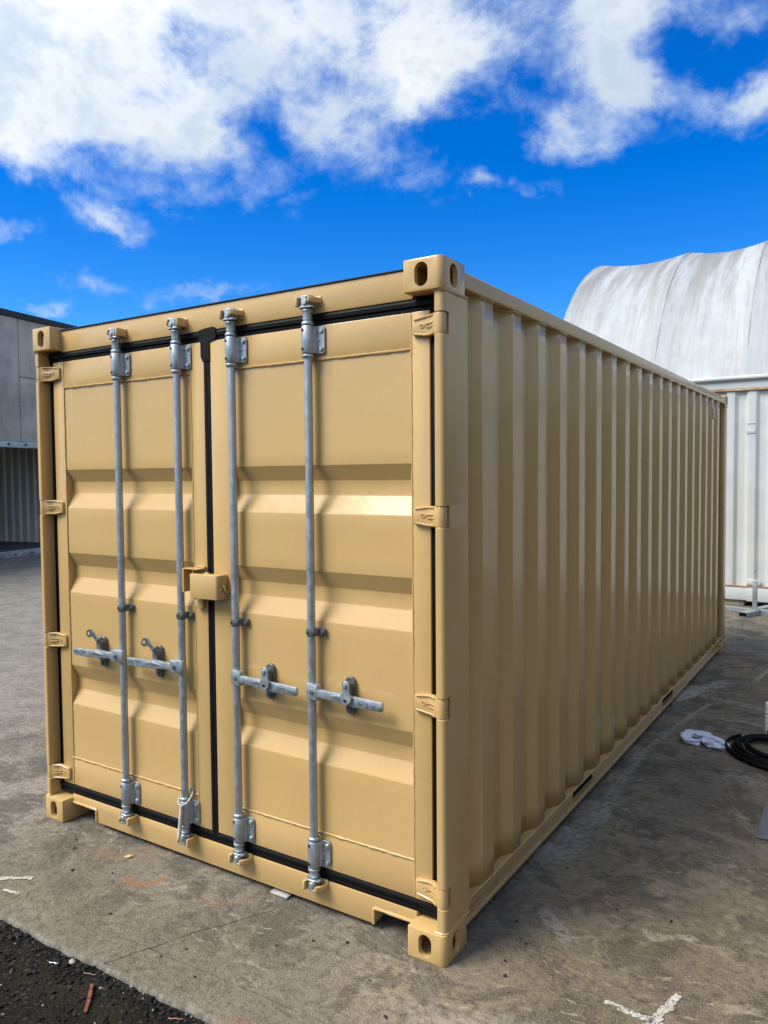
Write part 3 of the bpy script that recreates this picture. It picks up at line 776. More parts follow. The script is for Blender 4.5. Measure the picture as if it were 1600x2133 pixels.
# rubber seals
def seal_profile(z0, z1, y0):     # ribbed strip
    h = z1 - z0
    return [(y0 + 0.03, z0), (y0 + 0.004, z0), (y0 + 0.002, z0 + h * 0.28), (y0 + 0.009, z0 + h * 0.36), (y0 - 0.001, z0 + h * 0.45), (y0 - 0.003, z0 + h * 0.75), (y0 + 0.003, z1), (y0 + 0.03, z1)]
b = MB().prism(seal_profile(ZT, 2.464, YD + 0.002), 'x', mirx(-0.052), -0.052); b.build('top_seal', M['rubber'], box, smooth=25)
b = MB().prism(seal_profile(0.137, ZB, YD + 0.002), 'x', mirx(-0.052), -0.052); b.build('bottom_seal', M['rubber'], box, smooth=25)
for (xa, xb) in ((-0.0892, -0.044), (mirx(-0.050), mirx(-0.0845) + 0.004)):
    b = MB().box(xa, xb, YD + 0.008, YD + 0.04, 0.189, 2.418); b.build('side_seal', M['rubber'], box, bevel=0.003)
mid = [(-1.2475, YD + 0.03), (-1.2475, YD + 0.002), (-1.244, YD - 0.001), (-1.229, YD - 0.001), (-1.227, YD + 0.002), (-1.225, YD - 0.001), (-1.210, YD - 0.001), (-1.2065, YD + 0.002), (-1.2065, YD + 0.03)]
b = MB().prism(mid, 'z', 0.16, 2.44); b.build('centre_seal', M['rubber'], box, smooth=25)
tpatch = [(-1.272, 2.468), (-1.276, 2.460), (-1.274, 2.424), (-1.262, 2.412), (-1.262, 2.352), (-1.250, 2.328), (-1.2065, 2.328), (-1.2065, 2.412), (-1.172, 2.418), (-1.166, 2.430), (-1.168, 2.470), (-1.184, 2.477), (-1.235, 2.474)]
b = MB().prism(tpatch, 'y', YD - 0.0045, YD + 0.010); b.build('seal_joint', M['rubber'], box, bevel=0.001, seg=1)

# hinges (built for the right leaf, mirrored for the left)
def hinge_meshes():
    b = MB(); yc = 0.034; xk = -0.0265; h = 0.0375
    b.lathe([(0.0185, -h), (0.0205, -h + 0.002), (0.0205, h - 0.002), (0.0185, h)], (xk, yc, 0), 20)
    secs = [(-0.156, 0.0265, 0.0515), (-0.151, 0.0305, 0.0505), (-0.098, 0.0375, 0.0500), (-0.074, 0.0378, 0.0440), (-0.052, 0.0378, 0.0260), (-0.028, 0.0378, 0.0150)]
    vs = []
    for x, hz, yf in secs: vs += [(x, yf, -hz), (x, yf, hz), (x, min(0.0645, yf + 0.020), hz), (x, min(0.0645, yf + 0.020), -hz)]
    fs = [(0, 1, 2, 3), tuple(len(vs) - 4 + k for k in (3, 2, 1, 0))]
    for i in range(len(secs) - 1):
        for k in range(4): fs.append((i * 4 + k, i * 4 + (k + 1) % 4, i * 4 + 4 + (k + 1) % 4, i * 4 + 4 + k))
    b.add(vs, fs)
    plate = b.mesh('hinge', PT, bevel=0.0022, seg=2, center=False)[0]
    def yb(x): return 0.050 if x < -0.098 else 0.050 - (x + 0.098) / 0.046 * 0.022
    b = MB()
    for s in (1, -1):
        path = [(-0.146, 0.0495, s * 0.0255), (-0.098, 0.0485, s * 0.0325), (-0.076, 0.0435, s * 0.033), (-0.053, 0.026, s * 0.033)]
        b.tube([Vector(p) for p in path], [0.0032, 0.0042, 0.0042, 0.0040], 6)
    ring = [(-0.112 + 0.010 * math.cos(a), 0.0492, 0.0015 + 0.0075 * math.sin(a)) for a in [2 * math.pi * k / 18 for k in range(18)]]
    b.tube(ring, 0.0019, 5, closed=True)
    b.tube([(-0.116, 0.049, 0.0), (-0.108, 0.049, 0.001)], 0.0016, 5)
    pad = [(-0.088 + 0.007 * math.cos(a), yb(-0.088) - 0.0005, 0.007 * math.sin(a)) for a in [math.pi / 2 + math.pi * k / 8 for k in range(9)]]
    pad = [(-0.050, yb(-0.05) - 0.0005, 0.007)] + pad + [(-0.050, yb(-0.05) - 0.0005, -0.007)]
    b.tube(pad, 0.0022, 5)
    ribs = b.mesh('hinge_stamping', PT, center=False)[0]
    b = MB(); b.box(-0.050, -0.0045, 0.0385, 0.0565, -0.0395, 0.0395); lug = None
    b = MB()
    b.lathe([(0.0195, 0), (0.021, 0.002), (0.0195, 0.0045)], (xk, yc, -0.00225), 18)
    lug = b.mesh('hinge_washer', PT, center=False)[0]
    return plate, ribs, lug
hp, hr, hw = hinge_meshes()
for d, s in ((doorR, 1), (doorL, -1)):
    for z in HINGE_Z:
        loc = (0 if s > 0 else 2 * BX, 0, z)
        h = place('hinge', hp, loc, d, scale=(s, 1, 1))
        place('hinge_stamping', hr, loc, d, scale=(s, 1, 1)); [place('hinge_washer', hw, (loc[0], 0, z + q * 0.0405), d, scale=(s, 1, 1)) for q in (1, -1)]

# locking bars
G = M['galv']
YB = 0.034
def hexbolt(r=0.009, h=0.008):
    b = MB().lathe([(r * 1.25, 0.0), (r * 1.25, -0.002)], (0, 0, 0), 16, 'y')
    b.lathe([(r, -0.002), (r, -h + 0.0015), (r * 0.85, -h)], (0, 0, 0), 6, 'y')
    return b.mesh('bolt', M['galv'], center=False)[0]
BOLT = hexbolt(); BOLT_D = hexbolt(0.0085, 0.007); BOLT_D.materials[0] = M['galv_dark']
HOLE_DISC = MB().lathe([(0.0062, 0), (0.0062, -0.003)], (0, 0, 0), 12, 'y').mesh('hole_disc', M['dark'], center=False)[0]  # dark disc painting in the shade of an open hole
def sleeve_mesh():
    b = MB(); h = 0.055
    b.lathe([(0.0245, -h), (0.0255, -h + 0.002), (0.0255, h - 0.002), (0.0245, h)], (0, YB, 0), 28)
    for s in (1, -1):
        z = s * (h + 0.003)
        b.lathe([(0.0238, 0), (0.0248, s * 0.002), (0.0248, s * 0.011), (0.0205, s * 0.015)], (0, YB, z), 28)
    # ear plate to the right, gusset between
    ear = [(0.010, -h), (0.058, -h), (0.066, -h + 0.008), (0.066, h - 0.008), (0.058, h), (0.010, h)]
    b.prism(ear, 'y', YD - 0.009, YD - 0.001)
    b.prism([(0.018, YB - 0.010), (0.034, YD - 0.010), (0.034, YD - 0.004), (0.0, YD - 0.004), (0.0, YB)], 'z', -h + 0.002, h - 0.002)
    b.box(0.030, 0.041, YD - 0.014, YD - 0.006, -0.004, 0.004)
    return b.mesh('bearing_bracket', G, bevel=0.0012, seg=1, center=False)[0]
SLEEVE = sleeve_mesh()
def clamp_mesh():
    b = MB(); h = 0.0155
    b.lathe([(0.0195, -h), (0.0205, -h + 0.0015), (0.0205, h - 0.0015), (0.0195, h)], (0, YB, 0), 24)
    b.prism([(0.004, YB - 0.0195), (0.020, YB - 0.013), (0.030, YD - 0.012), (0.054, YD - 0.012), (0.054, YD - 0.002), (0.0, YD - 0.002)], 'z', -h, h)
    return b.mesh('rod_clamp', M['galv_dark'], bevel=0.0012, seg=1, center=False)[0]
CLAMP = clamp_mesh()
def cam_mesh():          # top cam; the lower one is the same turned over
    b = MB()
    b.lathe([(0.020, -0.074), (0.020, -0.040), (0.0225, -0.038), (0.0225, -0.033), (0.0185, -0.031), (0.0185, -0.026)], (0, YB, 0), 24)
    b.prism([(-0.034, YB - 0.010), (-0.024, YB - 0.024), (0.010, YB - 0.026), (0.036, YB - 0.016), (0.036, YB + 0.004), (0.020, YB + 0.014), (-0.020, YB + 0.014), (-0.034, YB + 0.002)], 'z', -0.027, -0.019)
    b.prism([(-0.016, YB - 0.022), (0.014, YB - 0.026), (0.020, YB - 0.008), (0.020, YB + 0.014), (-0.018, YB + 0.014)], 'z', -0.020, 0.022)
    b.prism([(-0.024, YB - 0.018), (0.016, YB - 0.028), (0.034, YB - 0.012), (0.030, YB + 0.010), (-0.020, YB + 0.012)], 'z', 0.012, 0.021)
    b.cyl((0.004, YB - 0.030, -0.006), (0.004, YB - 0.016, -0.006), 0.011, 0.014, 10)
    return b.mesh('cam', G, bevel=0.002, seg=1, center=False)[0]
CAM = cam_mesh()
def keeper_mesh():
    b = MB()
    b.box(-0.046, 0.050, YD - 0.006, YD + 0.002, -0.022, 0.022)
    def lug(pts, z0, z1): b.prism(pts, 'z', z0, z1)
    lug([(-0.046, YD - 0.004), (-0.047, YB - 0.016), (-0.042, YB - 0.030), (-0.030, YB - 0.030), (-0.025, YB - 0.012), (-0.029, YD - 0.004)], -0.021, 0.017)
    lug([(0.034, YD - 0.004), (0.032, YB + 0.004), (0.021, YB - 0.018), (0.020, YB - 0.030), (0.029, YB - 0.032), (0.048, YB - 0.002), (0.052, YD - 0.004)], -0.010, 0.013)
    return b.mesh('cam_keeper', PT, bevel=0.005, seg=2, center=False)[0]
KEEP = keeper_mesh()

def text_mesh(s, size, name):
    cu = bpy.data.curves.new(name, 'FONT'); cu.body = s; cu.size = size; cu.extrude = 0.0012; cu.align_x = 'LEFT'; cu.resolution_u = 3
    o = bpy.data.objects.new('tmp', cu); C.objects.link(o); bpy.context.view_layer.update()
    me = bpy.data.meshes.new_from_object(o.evaluated_get(bpy.context.evaluated_depsgraph_get())); bpy.data.objects.remove(o)
    me.materials.clear(); me.materials.append(M['galv']); me.name = name
    return me
T1 = text_mesh('RH OS', 0.026, 'lettering'); T2 = text_mesh('SO HR', 0.026, 'lettering')

def handle_meshes():     # pointing to +x; bar at x = 0; z = 0 is the handle axis
    hub = MB()
    hub.prism([(-0.021, YB), (-0.019, YB - 0.018), (-0.004, YB - 0.026), (0.046, YB - 0.036), (0.052, YB - 0.030), (0.050, YB - 0.002), (0.020, YB + 0.004), (0.0, YB + 0.02)], 'z', -0.031, 0.031)
    hub = hub.mesh('handle_hub', G, bevel=0.004, seg=2, center=False)[0]
    y0 = 0.014
    b = MB()
    # forged lever: shank, waist with a long rib, paddle grip
    st = [(0.030, 0.000, 0.016, 0.012), (0.075, -0.001, 0.0155, 0.011), (0.115, -0.002, 0.017, 0.012), (0.165, -0.004, 0.020, 0.015), (0.205, -0.008, 0.018, 0.013), (0.228, -0.010, 0.021, 0.010), (0.245, -0.011, 0.020, 0.008), (0.352, -0.013, 0.0185, 0.0065), (0.358, -0.013, 0.015, 0.005)]
    vs = []
    for x, zc, hz, hy in st:
        yc = y0 - 0.004 * math.sin(min(1, x / 0.3) * math.pi)
        vs += [(x, yc - hy, zc - hz), (x, yc + hy, zc - hz), (x, yc + hy, zc + hz), (x, yc - hy, zc + hz)]
    fs = [(3, 2, 1, 0), tuple(len(vs) - 4 + k for k in range(4))]
    for i in range(len(st) - 1):
        for k in range(4): fs.append((i * 4 + k, i * 4 + (k + 1) % 4, i * 4 + 4 + (k + 1) % 4, i * 4 + 4 + k))
    b.add(vs, fs)
    b.add([(0.10, y0 - 0.016, -0.002), (0.16, y0 - 0.030, 0.010), (0.225, y0 - 0.020, -0.004), (0.16, y0 - 0.014, -0.020), (0.16, y0 - 0.010, 0.012), (0.10, y0 - 0.006, -0.004)], [(0, 3, 1), (1, 3, 2), (0, 1, 4), (1, 2, 4), (0, 4, 5), (0, 5, 3), (3, 5, 4), (3, 4, 2)])
    lever = b.mesh('handle', G, bevel=0.003, seg=2, center=False, bevang=25)[0]
    # keeper plate on the door and the swinging catch
    b = MB().prism(oval(0.042, 0.152), 'y', YD - 0.016, YD - 0.001)
    b.prism(oval(0.030, 0.090, cy=0.012), 'y', y0 + 0.010, YD - 0.010)
    keep = b.mesh('handle_retainer', M['galv_dark'], bevel=0.002, seg=1, center=False)[0]
    b = MB().prism([(-0.016, 0.062), (-0.010, 0.072), (0.010, 0.072), (0.016, 0.062), (0.017, 0.030), (0.028, 0.012), (0.026, -0.006), (0.006, -0.024), (-0.006, -0.026), (-0.026, -0.006), (-0.028, 0.008), (-0.014, 0.026)], 'y', y0 - 0.026, y0 - 0.019)
    closed = b.mesh('handle_catch', G, bevel=0.002, seg=1, center=False)[0]
    b = MB().prism([(0.016, 0.048), (0.018, 0.066), (0.002, 0.074), (-0.020, 0.092), (-0.040, 0.112), (-0.066, 0.110), (-0.084, 0.098), (-0.086, 0.076), (-0.066, 0.066), (-0.050, 0.074), (-0.028, 0.070), (-0.006, 0.048)], 'y', y0 + 0.004, y0 + 0.010)
    op = b.mesh('handle_catch', M['galv_dark'], bevel=0.0015, seg=1, center=False)[0]
    ring = MB()
    ring.lathe([(0.009, 0), (0.009, -0.0015)], (0, 0, 0), 14, 'y')
    hole = ring.mesh('catch_hole', PT, center=False)[0]
    return hub, lever, keep, closed, op, hole
HUB, LEVER, RETAIN, CATCH, CATCH_OPEN, CHOLE = handle_meshes()

BARS = [(-1.803, -1), (-1.388, -1), (-1.049, 1), (-0.630, 1)]
bar_objs = []
for i, (xb, s) in enumerate(BARS):
    rs = random.Random(i + 40)
    b = MB(); b.cyl((xb, YB, 0.16), (xb, YB, 2.48), 0.0168, n=28)
    bar = b.build('locking_bar', G, box)
    bar['label'] = ['galvanised bar nearest the left hinges', 'galvanised bar with white cord tied at its foot', 'galvanised bar just right of the lock box', 'galvanised bar nearest the right hinges'][i]
    bar_objs.append(bar)
    for z in (2.357, 0.256):
        place('bearing_bracket', SLEEVE, (xb, 0, z), bar)
        for dzz in (0.036, -0.036):
            place('bolt', BOLT, (xb + 0.052, YD - 0.009, z + dzz), bar, rot=(0, rs.random() * 1.0, 0))
            an = math.radians(-18); place('hole_disc', HOLE_DISC, (xb - 0.0245 * math.sin(-an), YB - 0.0245 * math.cos(an), z + dzz * 1.05), bar, rot=(0, 0, an))
    place('rod_clamp', CLAMP, (xb, 0, 1.178), bar)
    place('bolt', BOLT_D, (xb + 0.043, YD - 0.012, 1.178), bar, rot=(0, rs.random(), 0))
    an = math.radians(-18); place('hole_disc', HOLE_DISC, (xb - 0.0198 * math.sin(-an), YB - 0.0198 * math.cos(an), 1.178), bar, rot=(0, 0, an), scale=(0.9, 1, 0.9))
    place('cam', CAM, (xb, 0, 2.508), bar, scale=(s, 1, 1)); place('cam', CAM, (xb, 0, 0.128), bar, scale=(s, 1, -1))
    k1 = place('cam_keeper', KEEP, (xb, 0, 2.510), box, scale=(s, 1, 1)); k2 = place('cam_keeper', KEEP, (xb, 0, 0.122), box, scale=(s, 1, -1))
    zh = 0.940
    place('handle_hub', HUB, (xb, 0, zh), bar, scale=(s, 1, 1)); place('bolt', BOLT_D, (xb + s * 0.024, 0.003, zh), bar, rot=(0, 0, s * 0.2))
    place('handle', LEVER, (xb, 0, zh), bar, scale=(s, 1, 1))
    xr_ = xb + s * 0.178
    place('handle_retainer', RETAIN, (xr_, 0, zh - 0.002), bar)
    place('bolt', BOLT_D, (xr_, YD - 0.016, zh - 0.058), bar)
    if s > 0:
        place('handle_catch', CATCH, (xr_ + 0.020, 0, zh), bar); place('bolt', BOLT, (xr_ + 0.020, -0.012, zh + 0.055), bar)
        place('catch_hole', HOLE_DISC, (xr_ + 0.019, -0.0118, zh - 0.004), bar, scale=(1.2, 1, 0.8))
        t1 = place('lettering', T1, (xb + 0.248, 0.0035, zh - 0.016), bar, rot=(math.pi / 2, math.radians(2), 0), scale=(0.62, 0.8, 1))
        t2 = place('lettering', T2, (xb + 0.305, 0.0035, zh - 0.022), bar, rot=(math.pi / 2, math.radians(2), 0), scale=(0.62, 0.8, 1))
    else:
        place('handle_catch', CATCH_OPEN, (xr_, 0, zh), bar); place('bolt', BOLT_D, (xr_ + 0.004, 0.018, zh + 0.060), bar)
        place('catch_hole', CHOLE, (xr_ - 0.062, 0.0178, zh + 0.089), bar)
        t1 = place('lettering', T1, (xb - 0.248, 0.0035, zh + 0.004), bar, rot=(math.pi / 2, math.pi - math.radians(2), 0), scale=(0.62, 0.8, 1))
        t2 = place('lettering', T2, (xb - 0.305, 0.0035, zh + 0.0), bar, rot=(math.pi / 2, math.pi - math.radians(2), 0), scale=(0.62, 0.8, 1))

# lock box over the meeting stile
b = MB()
y0, y1, xa, xc, za, zb = -0.004, 0.063, -1.297, -1.120, 1.272, 1.379
b.box(xa, xc, y0, y0 + 0.004, za, zb); b.box(xa + 0.004, xc - 0.004, y0 + 0.003, y1, zb - 0.004, zb - 0.0005); b.box(xc - 0.004, xc, y0 + 0.003, y1, za, zb)
b.box(xa + 0.06, xc - 0.004, y0 + 0.003, y1, za + 0.0005, za + 0.004)
b = MB().prism([(xa, y1), (xa, y0 + 0.01), (xa + 0.01, y0), (xc - 0.016, y0), (xc - 0.006, y0 + 0.004), (xc, y0 + 0.016), (xc, y1), (xc - 0.005, y1), (xc - 0.005, y0 + 0.018), (xc - 0.016, y0 + 0.005), (xa + 0.012, y0 + 0.005), (xa + 0.006, y0 + 0.012), (xa + 0.006, y1 - 0.03)], 'z', za, zb)
b.prism([(xa + 0.004, y1 - 0.031), (xa + 0.004, y0 + 0.01), (xa + 0.011, y0 + 0.002), (xc - 0.016, y0 + 0.002), (xc - 0.003, y0 + 0.016), (xc - 0.003, y1)], 'z', zb - 0.003, zb + 0.002)
lock = b.build('lock_box', PT, box, bevel=0.0025, seg=2)
b = MB().lathe([(0.013, 0), (0.012, 0.004), (0.006, 0.007), (0.001, 0.008)], (-1.215, 0.03, zb + 0.001), 16); b.build('lock_stud', PT, lock)
hook = [(xc + 0.001, 0.030, 1.332), (xc + 0.010, 0.030, 1.333), (xc + 0.014, 0.031, 1.322), (xc + 0.014, 0.036, 1.309), (xc + 0.014, 0.046, 1.302), (xc + 0.014, 0.055, 1.309), (xc + 0.014, 0.057, 1.325)]
MB().tube(hook, 0.0045, 8).build('lock_hook', PT, lock)
MB().tube([(xc + 0.002, 0.018, 1.318), (xc + 0.003, 0.024, 1.312), (xc + 0.003, 0.030, 1.322), (xc + 0.003, 0.028, 1.333)], 0.005, 6).build('hook_weld', PT, lock)
b = MB(); b.box(-1.348, -1.344, 0.004, YD - 0.001, 1.292, 1.402); b.box(-1.344, -1.250, 0.004, YD - 0.001, 1.398, 1.402); b.box(-1.30, -1.252, 0.05, YD - 0.001, 1.402, 1.409)
b.box(-1.344, -1.335, 0.004, 0.008, 1.292, 1.398)
b.build('lock_shroud', PT, box, bevel=0.0015, seg=1)
MB().box(-1.305, -1.254, 0.038, 0.052, 1.222, 1.256).box(-1.302, -1.257, 0.05, YD, 1.25, 1.262).build('lock_tab', PT, box, bevel=0.002)

# cord hanging on the second bar
def cord():
    xb = BARS[1][0]; root = thing('braided_cord', (xb, 0.0, 0.17), 'white braided cord looped round the foot of a galvanised door bar', 'cord')
    b = MB(); N_ = 60
    for ph in range(3):
        path = []
        for k in range(N_ + 1):
            t = k / N_; c = Vector((xb + 0.004 + 0.010 * (1 - t), YB - 0.034 - 0.010 * t, 0.305 - 0.155 * t)); a = t * 34 + ph * 2.094
            path.append(c + Vector((0.0048 * math.cos(a), 0.0048 * math.sin(a), 0)))
        b.tube(path, 0.0046, 6)
    b.build('hanging_cord', M['cord'], root)
    b = MB()
    loop = []
    for k in range(40):
        a = math.pi * 2 * k / 39; x = math.sin(a); loop.append(Vector((xb + 0.031 * x + 0.006 * (1 if x > 0 else 0), YB - 0.031 * math.cos(a), 0.300 + 0.034 * (1 - math.cos(a)) * (0.9 if x > 0 else 0.62))))
    for ph in range(2):
        pts = [p + Vector((0.002 * math.cos(k * 1.1 + ph * 3.14), 0.0, 0.002 * math.sin(k * 1.1 + ph * 3.14))) for k, p in enumerate(loop)]
        b.tube(pts, 0.0032, 6)
    b.build('cord_loop', M['cord'], root)
cord()


# ------------------------------------------------------------------ white container with canopy roof behind
YW = 9.05
wbox = thing('white_container', (2.6, 10.25, 0.08), 'weathered white shipping container under the arched canopy', 'shipping container')
WS = M['white_steel']
X0W, X1W = -3.15, 9.0
def white_profile():
    pts = []; x = -3.1; pit = 0.267; x = -0.380 - pit * 10
    pts.append((x - 0.05, YW + 0.036))
    while x < X1W - 0.3:
        pts += [(x, YW + 0.036) if False else (x, YW), (x + 0.042, YW + 0.036), (x + 0.132, YW + 0.036), (x + 0.176, YW)]
        x += pit
    return pts
MB().sheet(rounded(white_profile(), 0.006, 2), 'z', 0.28, 2.93, 3).build('side_wall', WS, wbox, smooth=30)
MB().box(X0W, X1W, YW - 0.012, YW + 0.05, 0.085, 0.268).build('bottom_rail', WS, wbox, bevel=0.006)
MB().box(X0W, X1W, YW - 0.022, YW + 0.05, 0.270, 0.284).build('rail_flange', M['rust_edge'], wbox, bevel=0.002)
MB().box(X0W, X1W, YW - 0.020, YW + 0.06, 2.935, 2.958).build('top_rail_flange', M['rust_edge'], wbox, bevel=0.003)
MB().box(X0W, X1W, YW - 0.004, YW + 0.06, 2.960, 3.08).build('top_rail', WS, wbox, bevel=0.01, seg=3)
MB().box(X0W + 0.02, X1W, YW + 0.08, YW + 2.40, 0.30, 2.93).build('body', WS, wbox)
MB().box(-0.205, -0.035, YW - 0.017, YW + 0.0, 0.30, 0.375).box(-0.20, 0.30, YW - 0.016, YW - 0.0125, 0.075, 0.262).build('repair_plate', WS, wbox, bevel=0.003)
for zz, hh in ((2.47, 0.05), (2.36, 0.10)):
    MB().box(-0.25 - 0.267 + 0.29, -0.108 - 0.012, YW - 0.008, YW + 0.004, zz - hh / 2 + 0.04, zz + hh / 2 - 0.0).build('marker_boss', WS, wbox, bevel=0.006)
blk = MB().box(-0.75, -0.235, YW + 0.03, YW + 0.5, -0.0, 0.083).build('support_block', M['beige_block'], bevel=0.01)
tag(blk, 'beige concrete block propping up the white container', 'block')
blk2 = MB().box(5.0, 5.5, YW + 0.03, YW + 0.5, -0.0, 0.083)

# arched canopy
can = thing('canopy_roof', (2.6, 12.62, 3.08), 'large grimy white arched fabric canopy over the yard', 'canopy')
CY_, CZ_, RC = 12.62, 1.94, 3.76
RIBX = [-3.0, -1.5, -0.28, 1.0, 2.4, 3.8, 5.2, 6.6, 8.0]
def canopy():
    a0 = math.atan2(3.10 - CZ_, 9.045 - CY_); a1 = math.pi - a0
    xs = []
    for p, q in zip(RIBX, RIBX[1:]):
        for k in range(20): xs.append((p + (q - p) * k / 20, k / 20))
    xs.append((RIBX[-1], 0))
    b = MB(); na = 60; vs = []
    for x, t in xs:
        sag = 0.085 * math.sin(math.pi * t) ** 0.85 if t > 0 else 0
        for k in range(na + 1):
            an = a0 + (a1 - a0) * k / na
            e = math.sin(math.pi * k / na) ** 0.35
            r = RC + 0.02 - sag * e + 0.006 * mnoise.noise(Vector((x * 5, k * 0.3, 0)))
            vs.append((x, CY_ + r * math.cos(an), CZ_ + r * math.sin(an)))
    n = na + 1
    b.add(vs, [(i * n + k, i * n + k + 1, (i + 1) * n + k + 1, (i + 1) * n + k) for i in range(len(xs) - 1) for k in range(na)])
    o = b.build('canopy_sheet', M['canopy'], can, smooth=60)
    for x in RIBX:
        path = [(x, CY_ + (RC - 0.012) * math.cos(a0 + (a1 - a0) * k / 48), CZ_ + (RC - 0.012) * math.sin(a0 + (a1 - a0) * k / 48)) for k in range(49)]
        MB().tube(path, 0.030, 10).build('hoop', M['galv'], can)
    for x in RIBX[1:]:      # stitched lap beside each hoop
        path = [(x + 0.035, CY_ + (RC + 0.0135) * math.cos(a0 + (a1 - a0) * k / 60), CZ_ + (RC + 0.0135) * math.sin(a0 + (a1 - a0) * k / 60)) for k in range(61)]
        MB().tube(path, 0.003, 5).build('lap_seam', M['plate'], can)
    MB().tube([(X0W + 0.12 + 0.3 * k, 9.03 + 0.008 * mnoise.noise(Vector((k * 1.3, 2, 2))), 3.105 + 0.01 * mnoise.noise(Vector((k * 1.1, 0, 0)))) for k in range(40)], 0.032, 10).build('rolled_hem', WS, can)
canopy()

# ------------------------------------------------------------------ unseen dark container, added on the right to block low sky
NX = 4.7
nb = thing('unseen_dark_container', (NX + 1.22, 4.6, 0), 'unseen dark shipping container added on the right to block low sky', 'shipping container')
M['dark_steel'] = simple('dark_blocker_steel', (0.050, 0.044, 0.036), 0.6, 0, 0.2, 3, 0.05)  # kept dark so the added container bounces little sunlight back
prn = []
y = -1.5
while y < 10.5: prn += [(NX + 0.010, y), (NX + 0.010, y + 0.086), (NX + 0.046, y + 0.130), (NX + 0.046, y + 0.231)]; y += 0.275
MB().sheet(prn, 'z', 0.16, 2.50, 1).build('side_wall', M['dark_steel'], nb, smooth=14)
MB().box(NX, NX + 0.06, -1.6, 10.6, 2.50, 2.59).build('top_side_rail', M['dark_steel'], nb, bevel=0.006)
MB().box(NX, NX + 0.06, -1.6, 10.6, 0.03, 0.16).build('bottom_side_rail', M['dark_steel'], nb, bevel=0.006)
for yy in (-1.6, 10.44):
    for xx in (NX - 0.003, NX + 2.28): MB().box(xx, xx + 0.16, yy, yy + 0.16, 0.002, 2.594).build('corner_post', M['dark_steel'], nb, bevel=0.01)
MB().box(NX + 0.07, NX + 2.40, -1.55, 10.55, 2.54, 2.56).build('roof', M['dark_steel'], nb)
MB().box(NX + 0.2, NX + 2.3, -1.55, -1.52, 0.1, 2.5).build('end_wall', M['dark_steel'], nb)
MB().box(NX + 0.2, NX + 2.3, 10.52, 10.55, 0.1, 2.5).build('end_wall', M['dark_steel'], nb)
MB().box(NX + 2.38, NX + 2.42, -1.45, 10.44, 0.05, 2.54).build('side_wall', M['dark_steel'], nb)

# ------------------------------------------------------------------ concrete shed on the left
FA = Vector((-15.55, 7.65, 0)); FD = Vector((-0.190, 0.9818, 0)); FN = Vector((-0.9818, -0.190, 0))
def F(s, t, z): return FA + FD * s + FN * t + Vector((0, 0, z))
class FB(MB):
    def fbox(self, s0, s1, t0, t1, z0, z1):
        p = [F(s, t, z) for z in (z0, z1) for (s, t) in ((s0, t0), (s1, t0), (s1, t1), (s0, t1))]
        return self.add(p, [(0, 3, 2, 1), (4, 5, 6, 7), (0, 1, 5, 4), (1, 2, 6, 5), (2, 3, 7, 6), (3, 0, 4, 7)])
shed = thing('concrete_shed', tuple(F(0, 2, 0)), 'grey precast concrete shed with dark flashing and open bay', 'building')
SC = M['shed_conc']
FB().fbox(-7, 0.615, 0, 0.16, 2.70, 5.56).build('concrete_panel', SC, shed, bevel=0.012)
FB().fbox(0.635, 6.0, 0, 0.16, 4.215, 5.56).build('concrete_panel', SC, shed, bevel=0.012)
FB().fbox(0.635, 6.0, 0, 0.16, 2.70, 4.20).build('concrete_panel', SC, shed, bevel=0.012)
FB().fbox(-7, 6.0, 0.05, 0.15, 2.72, 5.5).build('backing_wall', M['cap'], shed)
FB().fbox(-7.1, 6.1, -0.05, 0.24, 5.565, 5.70).build('roof_flashing', M['cap'], shed, bevel=0.01)
FB().fbox(-7.1, 6.1, 0.2, 8.6, 5.57, 5.60).build('roof', M['cap'], shed)
FB().fbox(-7, 6.0, -0.03, 0.12, 2.555, 2.695).build('lintel', M['shed_steel'], shed, bevel=0.006)
for k in range(14):
    s = -5.0 + 0.49 * k + 0.33
    o = MB().lathe([(0.035, 0), (0.035, 0.016), (0.018, 0.03)], (0, 0, 0), 10, 'x').mesh('bolt', M['galv_dark'], center=False)[0] if k == 0 else o
    place('bolt', o, tuple(F(s, -0.03, 2.63)), shed); place('bolt', o, tuple(F(s + 0.1, -0.03, 0.075)), shed)
cl = FB(); w_ = []
t_ = 0.2
while t_ < 8.4: w_ += [(t_, 0), (t_ + 0.10, 0), (t_ + 0.14, 0.05), (t_ + 0.24, 0.05), (t_ + 0.28, 0)]; t_ += 0.28
vs = []
for z in (0.02, 5.5):
    for t, off in w_: vs.append(F(3.3 + off, t, z))
n = len(w_); cl.add(vs, [(i, i + 1, n + i + 1, n + i) for i in range(n - 1)]); cl.build('corrugated_cladding', M['clad'], shed, smooth=20)
FB().fbox(-7, 6, 8.4, 8.5, 0, 5.5).build('rear_wall', SC, shed)
FB().fbox(-7.1, -7, 0, 8.5, 0, 5.5).build('end_wall', SC, shed)
FB().fbox(5.9, 6.0, 0.2, 8.5, 0, 5.5).build('end_wall', SC, shed)
FB().fbox(3.42, 6, -0.02, 0.2, 0.0, 2.55).build('door_jamb', M['shed_steel'], shed, bevel=0.01)
FB().fbox(-7, 6, -0.03, 0.14, 0.004, 0.15).build('threshold_beam', simple('scuffed_pale_beam', (0.40, 0.39, 0.36), 0.8, 0, 0.25, 6, 0.2), shed, bevel=0.008)
FB().fbox(-7, 6, 0.14, 8.4, 0.004, 0.05).build('bay_floor', simple('bay_floor_grey', (0.17, 0.165, 0.155), 0.9, 0, 0.2, 2, 0.2), shed)

